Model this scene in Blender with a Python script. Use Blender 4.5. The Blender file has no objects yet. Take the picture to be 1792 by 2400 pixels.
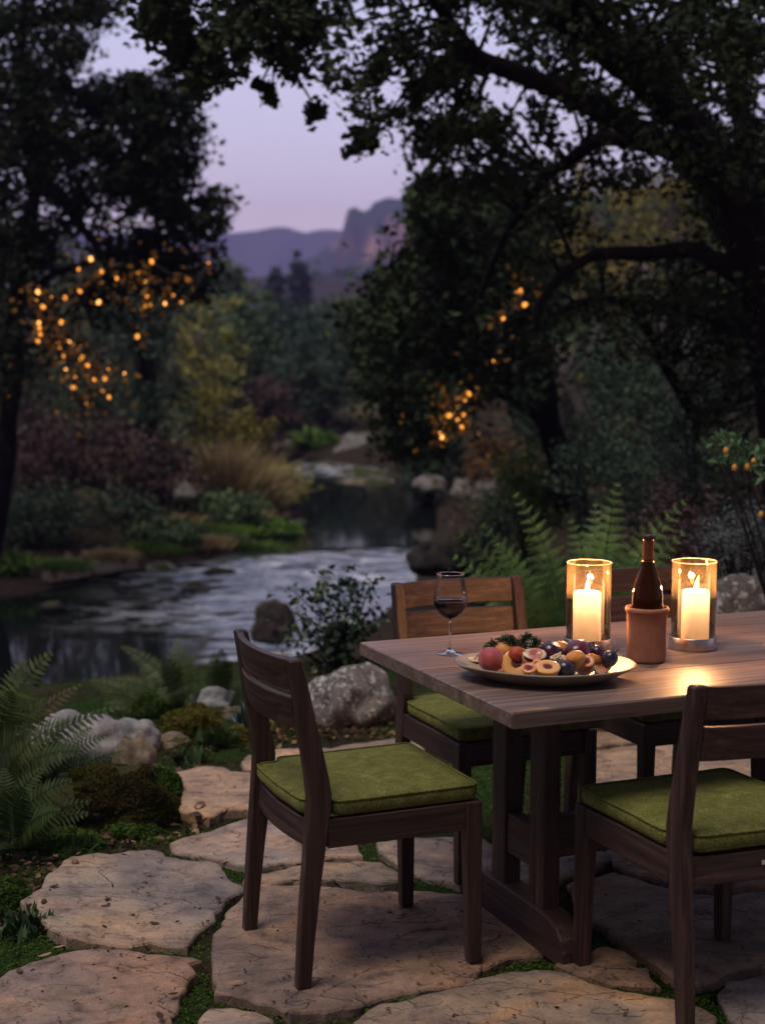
import bpy, bmesh, math, random
import numpy as np
from mathutils import Vector, Matrix, noise as mnoise
from mathutils.geometry import delaunay_2d_cdt

S = bpy.context.scene
COL = S.collection
R = random.Random(7)
NR = np.random.default_rng(11)
PI = math.pi

# ------------------------------------------------------------------ camera
F_PX, PITCH, CAM_H = 3617.4, 0.1059, 1.62
cam_d = bpy.data.cameras.new('camera')
cam = bpy.data.objects.new('camera', cam_d)
COL.objects.link(cam)
cam.location = (0, 0, CAM_H)
cam.rotation_euler = (PI / 2 - PITCH, 0, 0)
cam_d.sensor_fit = 'VERTICAL'
cam_d.sensor_height = 36.0
cam_d.sensor_width = 36.0 * 1792 / 2400
cam_d.lens = 36.0 * F_PX / 2400
cam_d.clip_start = 0.05
cam_d.clip_end = 9000
cam_d.dof.use_dof = True
cam_d.dof.focus_distance = 4.2
cam_d.dof.aperture_fstop = cam_d.lens / 1000 / 0.0195
S.camera = cam

# ------------------------------------------------------------------ world (dusk sky)
W = bpy.data.worlds.new('World')
S.world = W
W.use_nodes = True
wn, wl = W.node_tree.nodes, W.node_tree.links
wn.clear()
out = wn.new('ShaderNodeOutputWorld')
bg = wn.new('ShaderNodeBackground')
sky = wn.new('ShaderNodeTexSky')
sky.sky_type = 'NISHITA'
sky.sun_disc = False
sky.sun_elevation = math.radians(1.5)
sky.sun_rotation = math.radians(205)
sky.altitude = 100
sky.air_density = 1.0
sky.dust_density = 1.0
sky.ozone_density = 4.0
tc = wn.new('ShaderNodeTexCoord')
sp = wn.new('ShaderNodeSeparateXYZ')
wl.new(tc.outputs['Generated'], sp.inputs[0])
rp = wn.new('ShaderNodeValToRGB')
cr = rp.color_ramp
cr.elements[0].position = 0.0
cr.elements[0].color = (0.76, 0.60, 0.70, 1)
cr.elements[1].position = 1.0
cr.elements[1].color = (0.34, 0.32, 0.37, 1)
for p_, c_ in ((0.07, (0.73, 0.59, 0.68, 1)), (0.14, (0.62, 0.555, 0.69, 1)), (0.24, (0.47, 0.485, 0.66, 1)), (0.5, (0.38, 0.38, 0.48, 1))):
    e = cr.elements.new(p_)
    e.color = c_
wl.new(sp.outputs['Z'], rp.inputs[0])
mx = wn.new('ShaderNodeMix')
mx.data_type = 'RGBA'
mx.inputs['Factor'].default_value = 0.06
wl.new(rp.outputs[0], mx.inputs['A'])
wl.new(sky.outputs[0], mx.inputs['B'])
mr_ = wn.new('ShaderNodeMapRange')
mr_.inputs['From Min'].default_value = -0.5; mr_.inputs['From Max'].default_value = 0.6
mr_.inputs['To Min'].default_value = 0.16; mr_.inputs['To Max'].default_value = 1.0
wl.new(sp.outputs['Y'], mr_.inputs['Value'])
mv_ = wn.new('ShaderNodeVectorMath'); mv_.operation = 'SCALE'
wl.new(mx.outputs['Result'], mv_.inputs[0]); wl.new(mr_.outputs[0], mv_.inputs['Scale'])
wl.new(mv_.outputs[0], bg.inputs[0])
bg.inputs[1].default_value = 1.08
wl.new(bg.outputs[0], out.inputs[0])

# ------------------------------------------------------------------ last soft light of the set sun
sd = bpy.data.lights.new('sun', 'SUN')
sd.energy = 1.55
sd.angle = math.radians(28)
sd.color = (1.0, 0.87, 0.76)
sun = bpy.data.objects.new('sun', sd)
COL.objects.link(sun)
sun.rotation_euler = (math.radians(16), math.radians(-16), 0)

S.view_settings.view_transform = 'Standard'
S.view_settings.look = 'None'
S.view_settings.gamma = 1
S.view_settings.exposure = 0.55
S.render.film_transparent = False
S.cycles.use_denoising = True
S.cycles.max_bounces = 8
S.cycles.diffuse_bounces = 3
S.cycles.glossy_bounces = 4
S.cycles.transparent_max_bounces = 12
S.cycles.transmission_bounces = 6
S.cycles.volume_bounces = 0
S.cycles.sample_clamp_indirect = 4.0
S.cycles.caustics_reflective = False
S.cycles.caustics_refractive = False

# ------------------------------------------------------------------ helpers
def ray(px, py):
    dx = (px - 896) / F_PX
    dy = (1200 - py) / F_PX
    return (dx, math.cos(PITCH) + dy * math.sin(PITCH), -math.sin(PITCH) + dy * math.cos(PITCH))

def at(px, py, Y):
    d = ray(px, py)
    t = Y / d[1]
    return Vector((d[0] * t, Y, CAM_H + d[2] * t))

def onz(px, py, z):
    d = ray(px, py)
    t = (z - CAM_H) / d[2]
    return Vector((d[0] * t, d[1] * t, z))

def tag(o, label=None, cat=None, group=None, kind=None):
    if label: o['label'] = label
    if cat: o['category'] = cat
    if group: o['group'] = group
    if kind: o['kind'] = kind
    return o

def empty(name, loc=(0, 0, 0), rz=0.0):
    o = bpy.data.objects.new(name, None)
    o.empty_display_size = 0.1
    o.location = loc
    o.rotation_euler = (0, 0, rz)
    COL.objects.link(o)
    return o

def thing(name, label, cat, loc=(0, 0, 0), rz=0.0, group=None):
    return tag(empty(name, loc, rz), label, cat, group)

def copy_tree(o, parent=None):
    c = o.copy()
    COL.objects.link(c)
    if parent is not None:
        c.parent = parent
    for ch in list(o.children):
        copy_tree(ch, c)
    return c

class MB:
    def __init__(self):
        self.v, self.f, self.s = [], [], []
    def add(self, vs, fs, smooth=False):
        b = len(self.v)
        self.v += [tuple(x) for x in vs]
        for f in fs:
            self.f.append(tuple(i + b for i in f))
            self.s.append(smooth)
        return self
    def box(self, x0, x1, y0, y1, z0, z1):
        vs = [(x0, y0, z0), (x1, y0, z0), (x1, y1, z0), (x0, y1, z0), (x0, y0, z1), (x1, y0, z1), (x1, y1, z1), (x0, y1, z1)]
        return self.add(vs, [(0, 3, 2, 1), (4, 5, 6, 7), (0, 1, 5, 4), (1, 2, 6, 5), (2, 3, 7, 6), (3, 0, 4, 7)])
    def loft(self, rings, cap=True, smooth=False, closed=True):
        n = len(rings[0])
        vs = [p for r in rings for p in r]
        fs = []
        for i in range(len(rings) - 1):
            for j in range(n if closed else n - 1):
                k = (j + 1) % n
                fs.append((i * n + j, i * n + k, (i + 1) * n + k, (i + 1) * n + j))
        if cap:
            fs.append(tuple(range(n - 1, -1, -1)))
            fs.append(tuple((len(rings) - 1) * n + j for j in range(n)))
        return self.add(vs, fs, smooth)
    def lathe(self, prof, n=32, cap=False):
        rings = [[(r * math.cos(2 * PI * j / n), r * math.sin(2 * PI * j / n), z) for j in range(n)] for r, z in prof]
        return self.loft(rings, cap, True)
    def tube(self, pts, rad, n=8, wob=0.0):
        pts = [Vector(p) for p in pts]
        rings = []
        for i, p in enumerate(pts):
            d = (pts[min(i + 1, len(pts) - 1)] - pts[max(i - 1, 0)])
            d = d.normalized() if d.length > 1e-9 else Vector((0, 0, 1))
            a = d.cross(Vector((0.31, 0.17, 0.93)))
            if a.length < 1e-3: a = d.cross(Vector((1, 0, 0)))
            a.normalize()
            b = d.cross(a)
            r = rad[i] if hasattr(rad, '__len__') else rad
            rings.append([p + (a * math.cos(2 * PI * j / n) + b * math.sin(2 * PI * j / n)) * r * (1 + wob * R.uniform(-1, 1)) for j in range(n)])
        return self.loft(rings, True, True)
    def build(self, name, mat, parent=None, bevel=0.0, loc=None, segs=2, subsurf=0):
        me = bpy.data.meshes.new(name)
        me.from_pydata(self.v, [], self.f)
        me.polygons.foreach_set('use_smooth', self.s)
        me.materials.append(mat)
        me.update()
        bm = bmesh.new(); bm.from_mesh(me)
        bmesh.ops.recalc_face_normals(bm, faces=bm.faces)
        bm.to_mesh(me); bm.free()
        o = bpy.data.objects.new(name, me)
        COL.objects.link(o)
        if parent is not None: o.parent = parent
        if loc is not None: o.location = loc
        if bevel > 0:
            m = o.modifiers.new('bevel', 'BEVEL')
            m.width = bevel; m.segments = segs; m.limit_method = 'ANGLE'; m.angle_limit = math.radians(40)
            m.harden_normals = False
        if subsurf:
            m = o.modifiers.new('sub', 'SUBSURF'); m.levels = subsurf; m.render_levels = subsurf
        return o

def np_obj(name, V, F, mat, parent=None, tone=None, smooth=False):
    """mesh from arrays: V (n,3), F (m,k)"""
    me = bpy.data.meshes.new(name)
    V = np.asarray(V, dtype=np.float32); F = np.asarray(F, dtype=np.int32)
    n, m, k = len(V), len(F), F.shape[1]
    me.vertices.add(n); me.vertices.foreach_set('co', V.ravel())
    me.loops.add(m * k); me.loops.foreach_set('vertex_index', F.ravel())
    me.polygons.add(m)
    me.polygons.foreach_set('loop_start', np.arange(0, m * k, k, dtype=np.int32))
    me.polygons.foreach_set('loop_total', np.full(m, k, dtype=np.int32))
    me.polygons.foreach_set('use_smooth', np.full(m, smooth, dtype=bool))
    if tone is not None:
        a = me.attributes.new('tone', 'FLOAT', 'FACE')
        a.data.foreach_set('value', np.asarray(tone, dtype=np.float32))
    me.materials.append(mat)
    me.update(calc_edges=True)
    o = bpy.data.objects.new(name, me)
    COL.objects.link(o)
    if parent is not None: o.parent = parent
    return o

def unit(a):
    return a / (np.linalg.norm(a, axis=1, keepdims=True) + 1e-9)

def leaf_arrays(P, size, aspect=0.55, up=0.25, droop=0.0, rng=NR, jitter=0.35):
    """folded kite-shaped leaves at the points P"""
    n = len(P)
    d = rng.normal(size=(n, 3)); d[:, 2] = d[:, 2] * (1 - up) - droop; d = unit(d)
    nn = rng.normal(size=(n, 3)); nn[:, 2] += up * 2
    s = unit(np.cross(d, nn)); nn = unit(np.cross(s, d))
    L = (size * (1 + jitter * rng.uniform(-1, 1, n)))[:, None]
    w = L * aspect * 0.5
    b = P - d * L * 0.5
    m1 = b + d * L * 0.42
    V = np.empty((n, 4, 3))
    V[:, 0] = b; V[:, 1] = m1 + s * w + nn * w * 0.35; V[:, 2] = b + d * L; V[:, 3] = m1 - s * w + nn * w * 0.35
    F = np.arange(n * 4).reshape(n, 4)
    return V.reshape(-1, 3), F

def clump_points(C, rad, per, rng=NR, flat=0.75):
    """gauss clouds: C (k,3), rad (k,), per leaves each -> points, clump index"""
    k = len(C)
    idx = np.repeat(np.arange(k), per)
    g = rng.normal(size=(len(idx), 3)) * 0.55
    g[:, 2] *= flat
    P = C[idx] + g * np.asarray(rad)[idx][:, None]
    return P, idx

def leaf_cloud(name, C, rad, per, size, mat, parent, aspect=0.55, up=0.25, droop=0.0, flat=0.75, tone_base=None):
    P, idx = clump_points(C, rad, per, flat=flat)
    V, F = leaf_arrays(P, size, aspect, up, droop)
    ct = NR.uniform(0, 1, len(C)) if tone_base is None else np.asarray(tone_base)
    tone = np.clip(ct[idx] * 0.6 + NR.uniform(0, 0.4, len(idx)), 0, 1)
    return np_obj(name, V, F, mat, parent, tone)

# ------------------------------------------------------------------ materials
def new_mat(name):
    m = bpy.data.materials.new(name)
    m.use_nodes = True
    nt = m.node_tree
    b = nt.nodes['Principled BSDF']
    return m, nt, b

def ramp(nt, stops, fac=None):
    r = nt.nodes.new('ShaderNodeValToRGB')
    el = r.color_ramp.elements
    while len(el) < len(stops): el.new(0.5)
    for e, (p, c) in zip(el, stops):
        e.position = p; e.color = (*c, 1)
    if fac is not None: nt.links.new(fac, r.inputs[0])
    return r

def noise(nt, scale, detail=4, rough=0.55, coord='Object', stretch=None, dist=0.0):
    t = nt.nodes.new('ShaderNodeTexCoord')
    n = nt.nodes.new('ShaderNodeTexNoise')
    n.inputs['Scale'].default_value = scale
    n.inputs['Detail'].default_value = detail
    n.inputs['Roughness'].default_value = rough
    n.inputs['Distortion'].default_value = dist
    src = t.outputs[coord]
    if stretch:
        mp = nt.nodes.new('ShaderNodeMapping')
        mp.inputs['Scale'].default_value = stretch
        nt.links.new(src, mp.inputs['Vector']); src = mp.outputs[0]
    nt.links.new(src, n.inputs['Vector'])
    return n

def mix(nt, fac, a, b, mode='MIX'):
    m = nt.nodes.new('ShaderNodeMix'); m.data_type = 'RGBA'; m.blend_type = mode
    for s, v in (('Factor', fac), ('A', a), ('B', b)):
        if hasattr(v, 'links'): nt.links.new(v, m.inputs[s])
        elif s == 'Factor': m.inputs[s].default_value = v
        else: m.inputs[s].default_value = (*v, 1)
    return m.outputs['Result']

def bump(nt, b, h, strength=0.3, dist=0.01, chain=None):
    n = nt.nodes.new('ShaderNodeBump')
    n.inputs['Strength'].default_value = strength
    n.inputs['Distance'].default_value = dist
    nt.links.new(h, n.inputs['Height'])
    if chain is not None: nt.links.new(chain, n.inputs['Normal'])
    nt.links.new(n.outputs[0], b.inputs['Normal'])
    return n.outputs[0]

def mat_simple(name, stops, scale=20, rough=0.6, bstr=0.2, bdist=0.003, detail=5, coord='Object', stretch=None, spec=0.5, dist=0.0, bscale=None):
    m, nt, b = new_mat(name)
    n = noise(nt, scale, detail, coord=coord, stretch=stretch, dist=dist)
    r = ramp(nt, stops, n.outputs['Fac'])
    nt.links.new(r.outputs[0], b.inputs['Base Color'])
    b.inputs['Roughness'].default_value = rough
    b.inputs['Specular IOR Level'].default_value = spec
    if bstr > 0:
        h = n if bscale is None else noise(nt, bscale, detail, coord=coord)
        bump(nt, b, h.outputs['Fac'], bstr, bdist)
    return m

def mat_leaf(name, stops, rough=0.6, trans=0.0, spec=0.25):
    m, nt, b = new_mat(name)
    a = nt.nodes.new('ShaderNodeAttribute'); a.attribute_name = 'tone'
    r = ramp(nt, stops, a.outputs['Fac'])
    nt.links.new(r.outputs[0], b.inputs['Base Color'])
    b.inputs['Roughness'].default_value = rough
    b.inputs['Specular IOR Level'].default_value = spec
    if trans > 0:
        t = nt.nodes.new('ShaderNodeBsdfTranslucent')
        nt.links.new(r.outputs[0], t.inputs[0])
        ms = nt.nodes.new('ShaderNodeMixShader'); ms.inputs[0].default_value = trans
        nt.links.new(b.outputs[0], ms.inputs[1]); nt.links.new(t.outputs[0], ms.inputs[2])
        nt.links.new(ms.outputs[0], nt.nodes['Material Output'].inputs[0])
    return m

def mat_wood(name, axis, dark, mid, light, rough=0.48, spec=0.35, gs=1.0, bst=0.25):
    m, nt, b = new_mat(name)
    lo, hi = 2.2 * gs, 75 * gs
    st = [hi, hi, hi]; st['xyz'.index(axis)] = lo
    n1 = noise(nt, 1.0, 6, 0.6, stretch=st, dist=0.4)
    st2 = [9 * gs, 9 * gs, 9 * gs]; st2['xyz'.index(axis)] = 0.8 * gs
    n2 = noise(nt, 1.0, 3, 0.5, stretch=st2, dist=1.2)
    st3 = [260 * gs, 260 * gs, 260 * gs]; st3['xyz'.index(axis)] = 9 * gs
    n3 = noise(nt, 1.0, 2, 0.5, stretch=st3)
    c1 = ramp(nt, [(0.28, dark), (0.5, mid), (0.72, light)], n1.outputs['Fac'])
    c2 = ramp(nt, [(0.3, (0.62, 0.6, 0.58)), (0.7, (1.2, 1.18, 1.15))], n2.outputs['Fac'])
    c3 = ramp(nt, [(0.36, (0.55, 0.55, 0.55)), (0.46, (1, 1, 1))], n3.outputs['Fac'])
    col = mix(nt, 1.0, c1.outputs[0], c2.outputs[0], 'MULTIPLY')
    col = mix(nt, 0.7, col, c3.outputs[0], 'MULTIPLY')
    nt.links.new(col, b.inputs['Base Color'])
    rr = nt.nodes.new('ShaderNodeMapRange')
    rr.inputs['To Min'].default_value = rough + 0.12; rr.inputs['To Max'].default_value = rough - 0.08
    nt.links.new(n1.outputs['Fac'], rr.inputs['Value']); nt.links.new(rr.outputs[0], b.inputs['Roughness'])
    b.inputs['Specular IOR Level'].default_value = spec
    bump(nt, b, n1.outputs['Fac'], bst, 0.0015)
    return m

def mat_emit(name, col, strength):
    m, nt, b = new_mat(name)
    b.inputs['Base Color'].default_value = (*[min(c, 1) * .5 for c in col], 1)
    b.inputs['Emission Color'].default_value = (*col, 1)
    b.inputs['Emission Strength'].default_value = strength
    return m

def mat_thin_glass(name, tint=(1, 1, 1), scatter=0.0, refl=1.0, ior=1.5, scatter_col=(0.9, 0.85, 0.8)):
    """thin sheet glass: straight-through transparency plus Fresnel reflection, a little scatter for glow"""
    m = bpy.data.materials.new(name); m.use_nodes = True
    nt = m.node_tree; nt.nodes.clear()
    o = nt.nodes.new('ShaderNodeOutputMaterial')
    tr = nt.nodes.new('ShaderNodeBsdfTransparent'); tr.inputs[0].default_value = (*tint, 1)
    gl = nt.nodes.new('ShaderNodeBsdfGlossy'); gl.inputs['Roughness'].default_value = 0.015
    fr = nt.nodes.new('ShaderNodeFresnel'); fr.inputs[0].default_value = ior
    mu = nt.nodes.new('ShaderNodeMath'); mu.operation = 'MULTIPLY'; mu.inputs[1].default_value = refl; mu.use_clamp = True
    nt.links.new(fr.outputs[0], mu.inputs[0])
    ms = nt.nodes.new('ShaderNodeMixShader')
    nt.links.new(mu.outputs[0], ms.inputs[0]); nt.links.new(tr.outputs[0], ms.inputs[1]); nt.links.new(gl.outputs[0], ms.inputs[2])
    last = ms.outputs[0]
    if scatter > 0:
        df = nt.nodes.new('ShaderNodeBsdfTranslucent'); df.inputs[0].default_value = (*scatter_col, 1)
        d2 = nt.nodes.new('ShaderNodeBsdfDiffuse'); d2.inputs[0].default_value = (*scatter_col, 1)
        m0 = nt.nodes.new('ShaderNodeMixShader'); m0.inputs[0].default_value = 0.5
        nt.links.new(df.outputs[0], m0.inputs[1]); nt.links.new(d2.outputs[0], m0.inputs[2])
        nz = noise(nt, 60, 4)
        mr = nt.nodes.new('ShaderNodeMapRange'); mr.inputs['From Min'].default_value = 0.3; mr.inputs['From Max'].default_value = 0.7
        mr.inputs['To Min'].default_value = scatter * 0.5; mr.inputs['To Max'].default_value = scatter * 1.5
        nt.links.new(nz.outputs['Fac'], mr.inputs['Value'])
        m2 = nt.nodes.new('ShaderNodeMixShader')
        nt.links.new(mr.outputs[0], m2.inputs[0]); nt.links.new(last, m2.inputs[1]); nt.links.new(m0.outputs[0], m2.inputs[2])
        last = m2.outputs[0]
    nt.links.new(last, o.inputs[0])
    return m

WD = ((0.017, 0.0090, 0.0068), (0.050, 0.0270, 0.0212), (0.105, 0.061, 0.049))
WOOD = {a: mat_wood('dark_teak_' + a, a, *WD) for a in 'xyz'}
TW = ((0.095, 0.064, 0.054), (0.190, 0.130, 0.110), (0.285, 0.205, 0.175))
TABLEW = {a: mat_wood('table_teak_' + a, a, *TW, rough=0.40, gs=0.8) for a in 'x'}
for a in 'yz':
    TABLEW[a] = mat_wood('trestle_teak_' + a, a, *WD, gs=0.8)
TABLEW['r'] = mat_wood('rail_teak', 'x', *WD, gs=0.8)

def mat_fabric():
    m, nt, b = new_mat('olive_fabric')
    n1 = noise(nt, 26, 5, 0.65)
    n2 = noise(nt, 260, 4, 0.75)
    r1 = ramp(nt, [(0.3, (0.095, 0.100, 0.022)), (0.55, (0.148, 0.150, 0.042)), (0.75, (0.215, 0.212, 0.072))], n1.outputs['Fac'])
    r2 = ramp(nt, [(0.40, (0.35, 0.35, 0.32)), (0.60, (1.5, 1.5, 1.4))], n2.outputs['Fac'])
    c = mix(nt, 0.8, r1.outputs[0], r2.outputs[0], 'MULTIPLY')
    nt.links.new(c, b.inputs['Base Color'])
    b.inputs['Roughness'].default_value = 0.95
    b.inputs['Specular IOR Level'].default_value = 0.15
    b.inputs['Sheen Weight'].default_value = 0.25
    b.inputs['Sheen Roughness'].default_value = 0.4
    b.inputs['Sheen Tint'].default_value = (0.6, 0.7, 0.2, 1)
    k = bump(nt, b, n1.outputs['Fac'], 0.5, 0.014)
    bump(nt, b, n2.outputs['Fac'], 0.8, 0.003, k)
    return m
FABRIC = mat_fabric()

# ================================================================== THE SETTING
WATER_Z = -1.1
YS = np.array([9.5, 11, 13.2, 15, 16.8, 18.4, 20.3, 23, 26, 29, 32.5, 37, 45, 60, 100, 300])
XL = np.array([-15, -13, -10, -6.6, -4.2, -3.1, -2.0, -1.75, -1.6, -1.6, -2.3, -2.8, -5.5, -9.5, -18, -50])
XR = np.array([-3.6, -1.7, -0.75, -0.1, 0.25, 0.45, 0.6, 0.8, 0.95, 1.0, 0.0, -1.2, -3.8, -7.5, -15, -44])

def seg_dist(X, Y, px, py):
    D = np.full(X.shape, 1e9)
    for i in range(len(px) - 1):
        ax, ay, bx, by = px[i], py[i], px[i + 1], py[i + 1]
        vx, vy = bx - ax, by - ay
        t = np.clip(((X - ax) * vx + (Y - ay) * vy) / (vx * vx + vy * vy), 0, 1)
        D = np.minimum(D, np.hypot(X - ax - t * vx, Y - ay - t * vy))
    return D

def vnoise(X, Y, s, seed=0.0):
    return (np.sin(X * s * 1.7 + seed + 1.3 * np.sin(Y * s * 1.1 + seed * 2)) + np.sin(Y * s * 1.9 - seed + 1.7 * np.sin(X * s * 0.8 + 1.7 * seed))
            + 0.5 * np.sin((X + Y) * s * 3.7 + seed) + 0.5 * np.sin((X - 1.4 * Y) * s * 4.3 - seed)) / 3.0

def terrain_z(X, Y):
    X = np.asarray(X, float); Y = np.asarray(Y, float)
    xl = np.interp(Y, YS, XL); xr = np.interp(Y, YS, XR)
    inside = (X > xl) & (X < xr) & (Y > 9.5)
    dl = seg_dist(X, Y, XL, YS); dr = seg_dist(X, Y, XR, YS)
    left = (X <= xl) & (Y > 9.5)
    n = vnoise(X, Y, 0.9, 1.0) * 0.12 + vnoise(X, Y, 0.25, 3.0) * 0.25
    zl = WATER_Z + 0.05 + 0.16 * np.minimum(dl, 9) + np.clip(dl - 7, 0, 40) * 0.30 + np.clip(dl - 47, 0, 200) * 0.1
    zl = zl + n * np.clip(dl / 2, 0, 1)
    g = np.clip((Y - 8.0) / 4.0, 0, 1)
    zr_near = np.minimum(-0.026, WATER_Z + 0.05 + 0.36 * dr)
    zr_far = WATER_Z + 0.05 + 0.22 * np.minimum(dr, 5) + np.clip(dr - 4, 0, 30) * 0.42 + np.clip(dr - 34, 0, 200) * 0.15 + n * np.clip(dr / 2, 0, 1)
    zr = zr_near * (1 - g) + zr_far * g
    z = np.where(left, zl, zr)
    bed = WATER_Z - 0.05 - 0.25 * np.minimum(np.minimum(dl, dr), 2.0)
    z = np.where(inside, bed, z)
    # the flat patio and its planted edge
    z = np.where(Y < 9.5, np.where(dr > 3.2, np.minimum(z, -0.026), z), z)
    z = np.where((Y < 8.0) & (dr > 2.8), -0.026 + 0.010 * vnoise(X, Y, 5.0, 2.0), z)
    z = np.minimum(z, 36)
    far = np.clip((Y - 350) / 400, 0, 1)
    return z * (1 - far) + far * (-3)

def tz(x, y):
    return float(terrain_z(np.array([x]), np.array([y]))[0])

def ground_at(px, py, zoff=0.0):
    d = ray(px, py)
    t = 1.5
    while t < 400:
        p = (d[0] * t, d[1] * t, CAM_H + d[2] * t)
        if p[2] <= tz(p[0], p[1]) + zoff: break
        t *= 1.006
    return Vector((p[0], p[1], tz(p[0], p[1])))

# ---- ground: one sheet to the horizon
ys = np.concatenate([np.arange(-8, 2, 0.6), np.arange(2, 10, 0.11), np.arange(10, 30, 0.28), np.geomspace(30, 5200, 90)])
us = np.sign(np.linspace(-1, 1, 221)) * np.abs(np.linspace(-1, 1, 221)) ** 1.6
Yg = np.repeat(ys[:, None], len(us), 1)
Xg = us[None, :] * (7 + np.abs(Yg) * 1.5)
Zg = terrain_z(Xg, Yg)
ny, nx = Xg.shape
V = np.stack([Xg, Yg, Zg], -1).reshape(-1, 3)
ii = (np.arange(ny - 1)[:, None] * nx + np.arange(nx - 1)[None, :]).ravel()
Fq = np.stack([ii, ii + 1, ii + nx + 1, ii + nx], 1)

def mat_ground():
    m, nt, b = new_mat('earth_and_moss')
    n1 = noise(nt, 1.4, 5, 0.6); n2 = noise(nt, 16, 6, 0.7); n3 = noise(nt, 90, 4, 0.7)
    soil = ramp(nt, [(0.3, (0.012, 0.008, 0.006)), (0.55, (0.035, 0.022, 0.015)), (0.75, (0.075, 0.048, 0.034))], n2.outputs['Fac'])
    moss = ramp(nt, [(0.3, (0.006, 0.013, 0.002)), (0.55, (0.018, 0.042, 0.005)), (0.75, (0.045, 0.085, 0.010))], n3.outputs['Fac'])
    sel = ramp(nt, [(0.44, (0, 0, 0)), (0.56, (1, 1, 1))], n1.outputs['Fac'])
    tcg = nt.nodes.new('ShaderNodeTexCoord'); sy = nt.nodes.new('ShaderNodeSeparateXYZ')
    nt.links.new(tcg.outputs['Object'], sy.inputs[0])
    mrg = nt.nodes.new('ShaderNodeMapRange'); mrg.inputs['From Min'].default_value = 8.0; mrg.inputs['From Max'].default_value = 11.0
    mrg.inputs['To Min'].default_value = 1.0; mrg.inputs['To Max'].default_value = 0.15
    nt.links.new(sy.outputs['Y'], mrg.inputs['Value'])
    fsel = nt.nodes.new('ShaderNodeMath'); fsel.operation = 'MULTIPLY'
    nt.links.new(sel.outputs[0], fsel.inputs[0]); nt.links.new(mrg.outputs[0], fsel.inputs[1])
    c = mix(nt, fsel.outputs[0], soil.outputs[0], moss.outputs[0])
    nt.links.new(c, b.inputs['Base Color'])
    b.inputs['Roughness'].default_value = 0.95
    b.inputs['Specular IOR Level'].default_value = 0.1
    k = bump(nt, b, n2.outputs['Fac'], 0.6, 0.02)
    bump(nt, b, n3.outputs['Fac'], 0.8, 0.01, k)
    return m
ground = np_obj('ground', V, Fq, mat_ground(), smooth=True)
tag(ground, kind='structure')

# ---- river
yw = np.concatenate([np.arange(9.2, 24, 0.085), np.arange(24, 46, 0.25), np.arange(46, 130, 2.0)])
tw_ = np.linspace(-0.08, 1.08, 150)
xlw = np.interp(yw, YS, XL); xrw = np.interp(yw, YS, XR)
Xw = xlw[:, None] + (xrw - xlw)[:, None] * tw_[None, :]
Yw = np.repeat(yw[:, None], len(tw_), 1)
def rapids(X, Y):
    a = np.exp(-((Y - 18.4 - 0.25 * (X + 1)) / 1.75) ** 4) * np.clip((X + 3.5) / 1.7, 0, 1)
    a = a * np.clip(0.75 + 0.5 * vnoise(X, Y, 1.1, 4.0), 0, 1)
    b_ = np.exp(-((Y - 15.6) / 0.9) ** 2) * np.clip((X + 3.4) / 1.0, 0, 1) * np.clip((-0.6 - X) / 1.0, 0, 1) * 0.5
    c_ = np.exp(-((Y - 34.5) / 2.0) ** 2) * 0.9
    d_ = np.exp(-((Y - 13.5) / 1.0) ** 2) * np.clip((X + 1.7) / 0.6, 0, 1) * 0.6
    return np.clip(a + b_ * 0.8 + c_ + d_, 0, 1)
rap = rapids(Xw, Yw)
wave = np.zeros_like(Xw)
for k, (s, a_) in enumerate(((2.2, 0.035), (4.3, 0.028), (8.0, 0.016), (15.0, 0.008))):
    wave += vnoise(Xw * 0.75 + 0.4 * Yw, Yw * 1.6, s, 1.7 * k + 0.4) * a_
Zw = WATER_Z + wave * (0.008 + rap) + 0.05 * rap
Vw = np.stack([Xw, Yw, Zw], -1).reshape(-1, 3)
nyw, nxw = Xw.shape
iw = (np.arange(nyw - 1)[:, None] * nxw + np.arange(nxw - 1)[None, :]).ravel()
Fw = np.stack([iw, iw + 1, iw + nxw + 1, iw + nxw], 1)
def mat_water():
    m, nt, b = new_mat('river_water')
    a = nt.nodes.new('ShaderNodeAttribute'); a.attribute_name = 'foam'
    n1 = noise(nt, 2.1, 7, 0.72, stretch=(1, 1.6, 1), dist=0.6)
    fm = nt.nodes.new('ShaderNodeMath'); fm.operation = 'MULTIPLY'
    r1 = ramp(nt, [(0.49, (0, 0, 0)), (0.57, (1, 1, 1))], n1.outputs['Fac'])
    nt.links.new(r1.outputs[0], fm.inputs[0]); nt.links.new(a.outputs['Fac'], fm.inputs[1])
    c = mix(nt, fm.outputs[0], (0.004, 0.006, 0.006), (0.70, 0.73, 0.80))
    nt.links.new(c, b.inputs['Base Color'])
    rr = nt.nodes.new('ShaderNodeMapRange'); rr.inputs['To Min'].default_value = 0.05; rr.inputs['To Max'].default_value = 0.38
    nt.links.new(fm.outputs[0], rr.inputs['Value']); nt.links.new(rr.outputs[0], b.inputs['Roughness'])
    b.inputs['IOR'].default_value = 1.33
    n2 = noise(nt, 9, 3, 0.6, stretch=(1, 2.0, 1))
    bm_ = nt.nodes.new('ShaderNodeMath'); bm_.operation = 'MULTIPLY_ADD'; bm_.inputs[1].default_value = 0.13; bm_.inputs[2].default_value = 0.006
    nt.links.new(a.outputs['Fac'], bm_.inputs[0])
    k = bump(nt, b, n2.outputs['Fac'], 0.1, 0.03)
    nt.links.new(bm_.outputs[0], k.node.inputs['Strength'])
    return m
river = np_obj('river', Vw, Fw, mat_water(), smooth=True)
fa = river.data.attributes.new('foam', 'FLOAT', 'POINT')
fa.data.foreach_set('value', rap.ravel().astype(np.float32))
tag(river, kind='structure')

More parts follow.
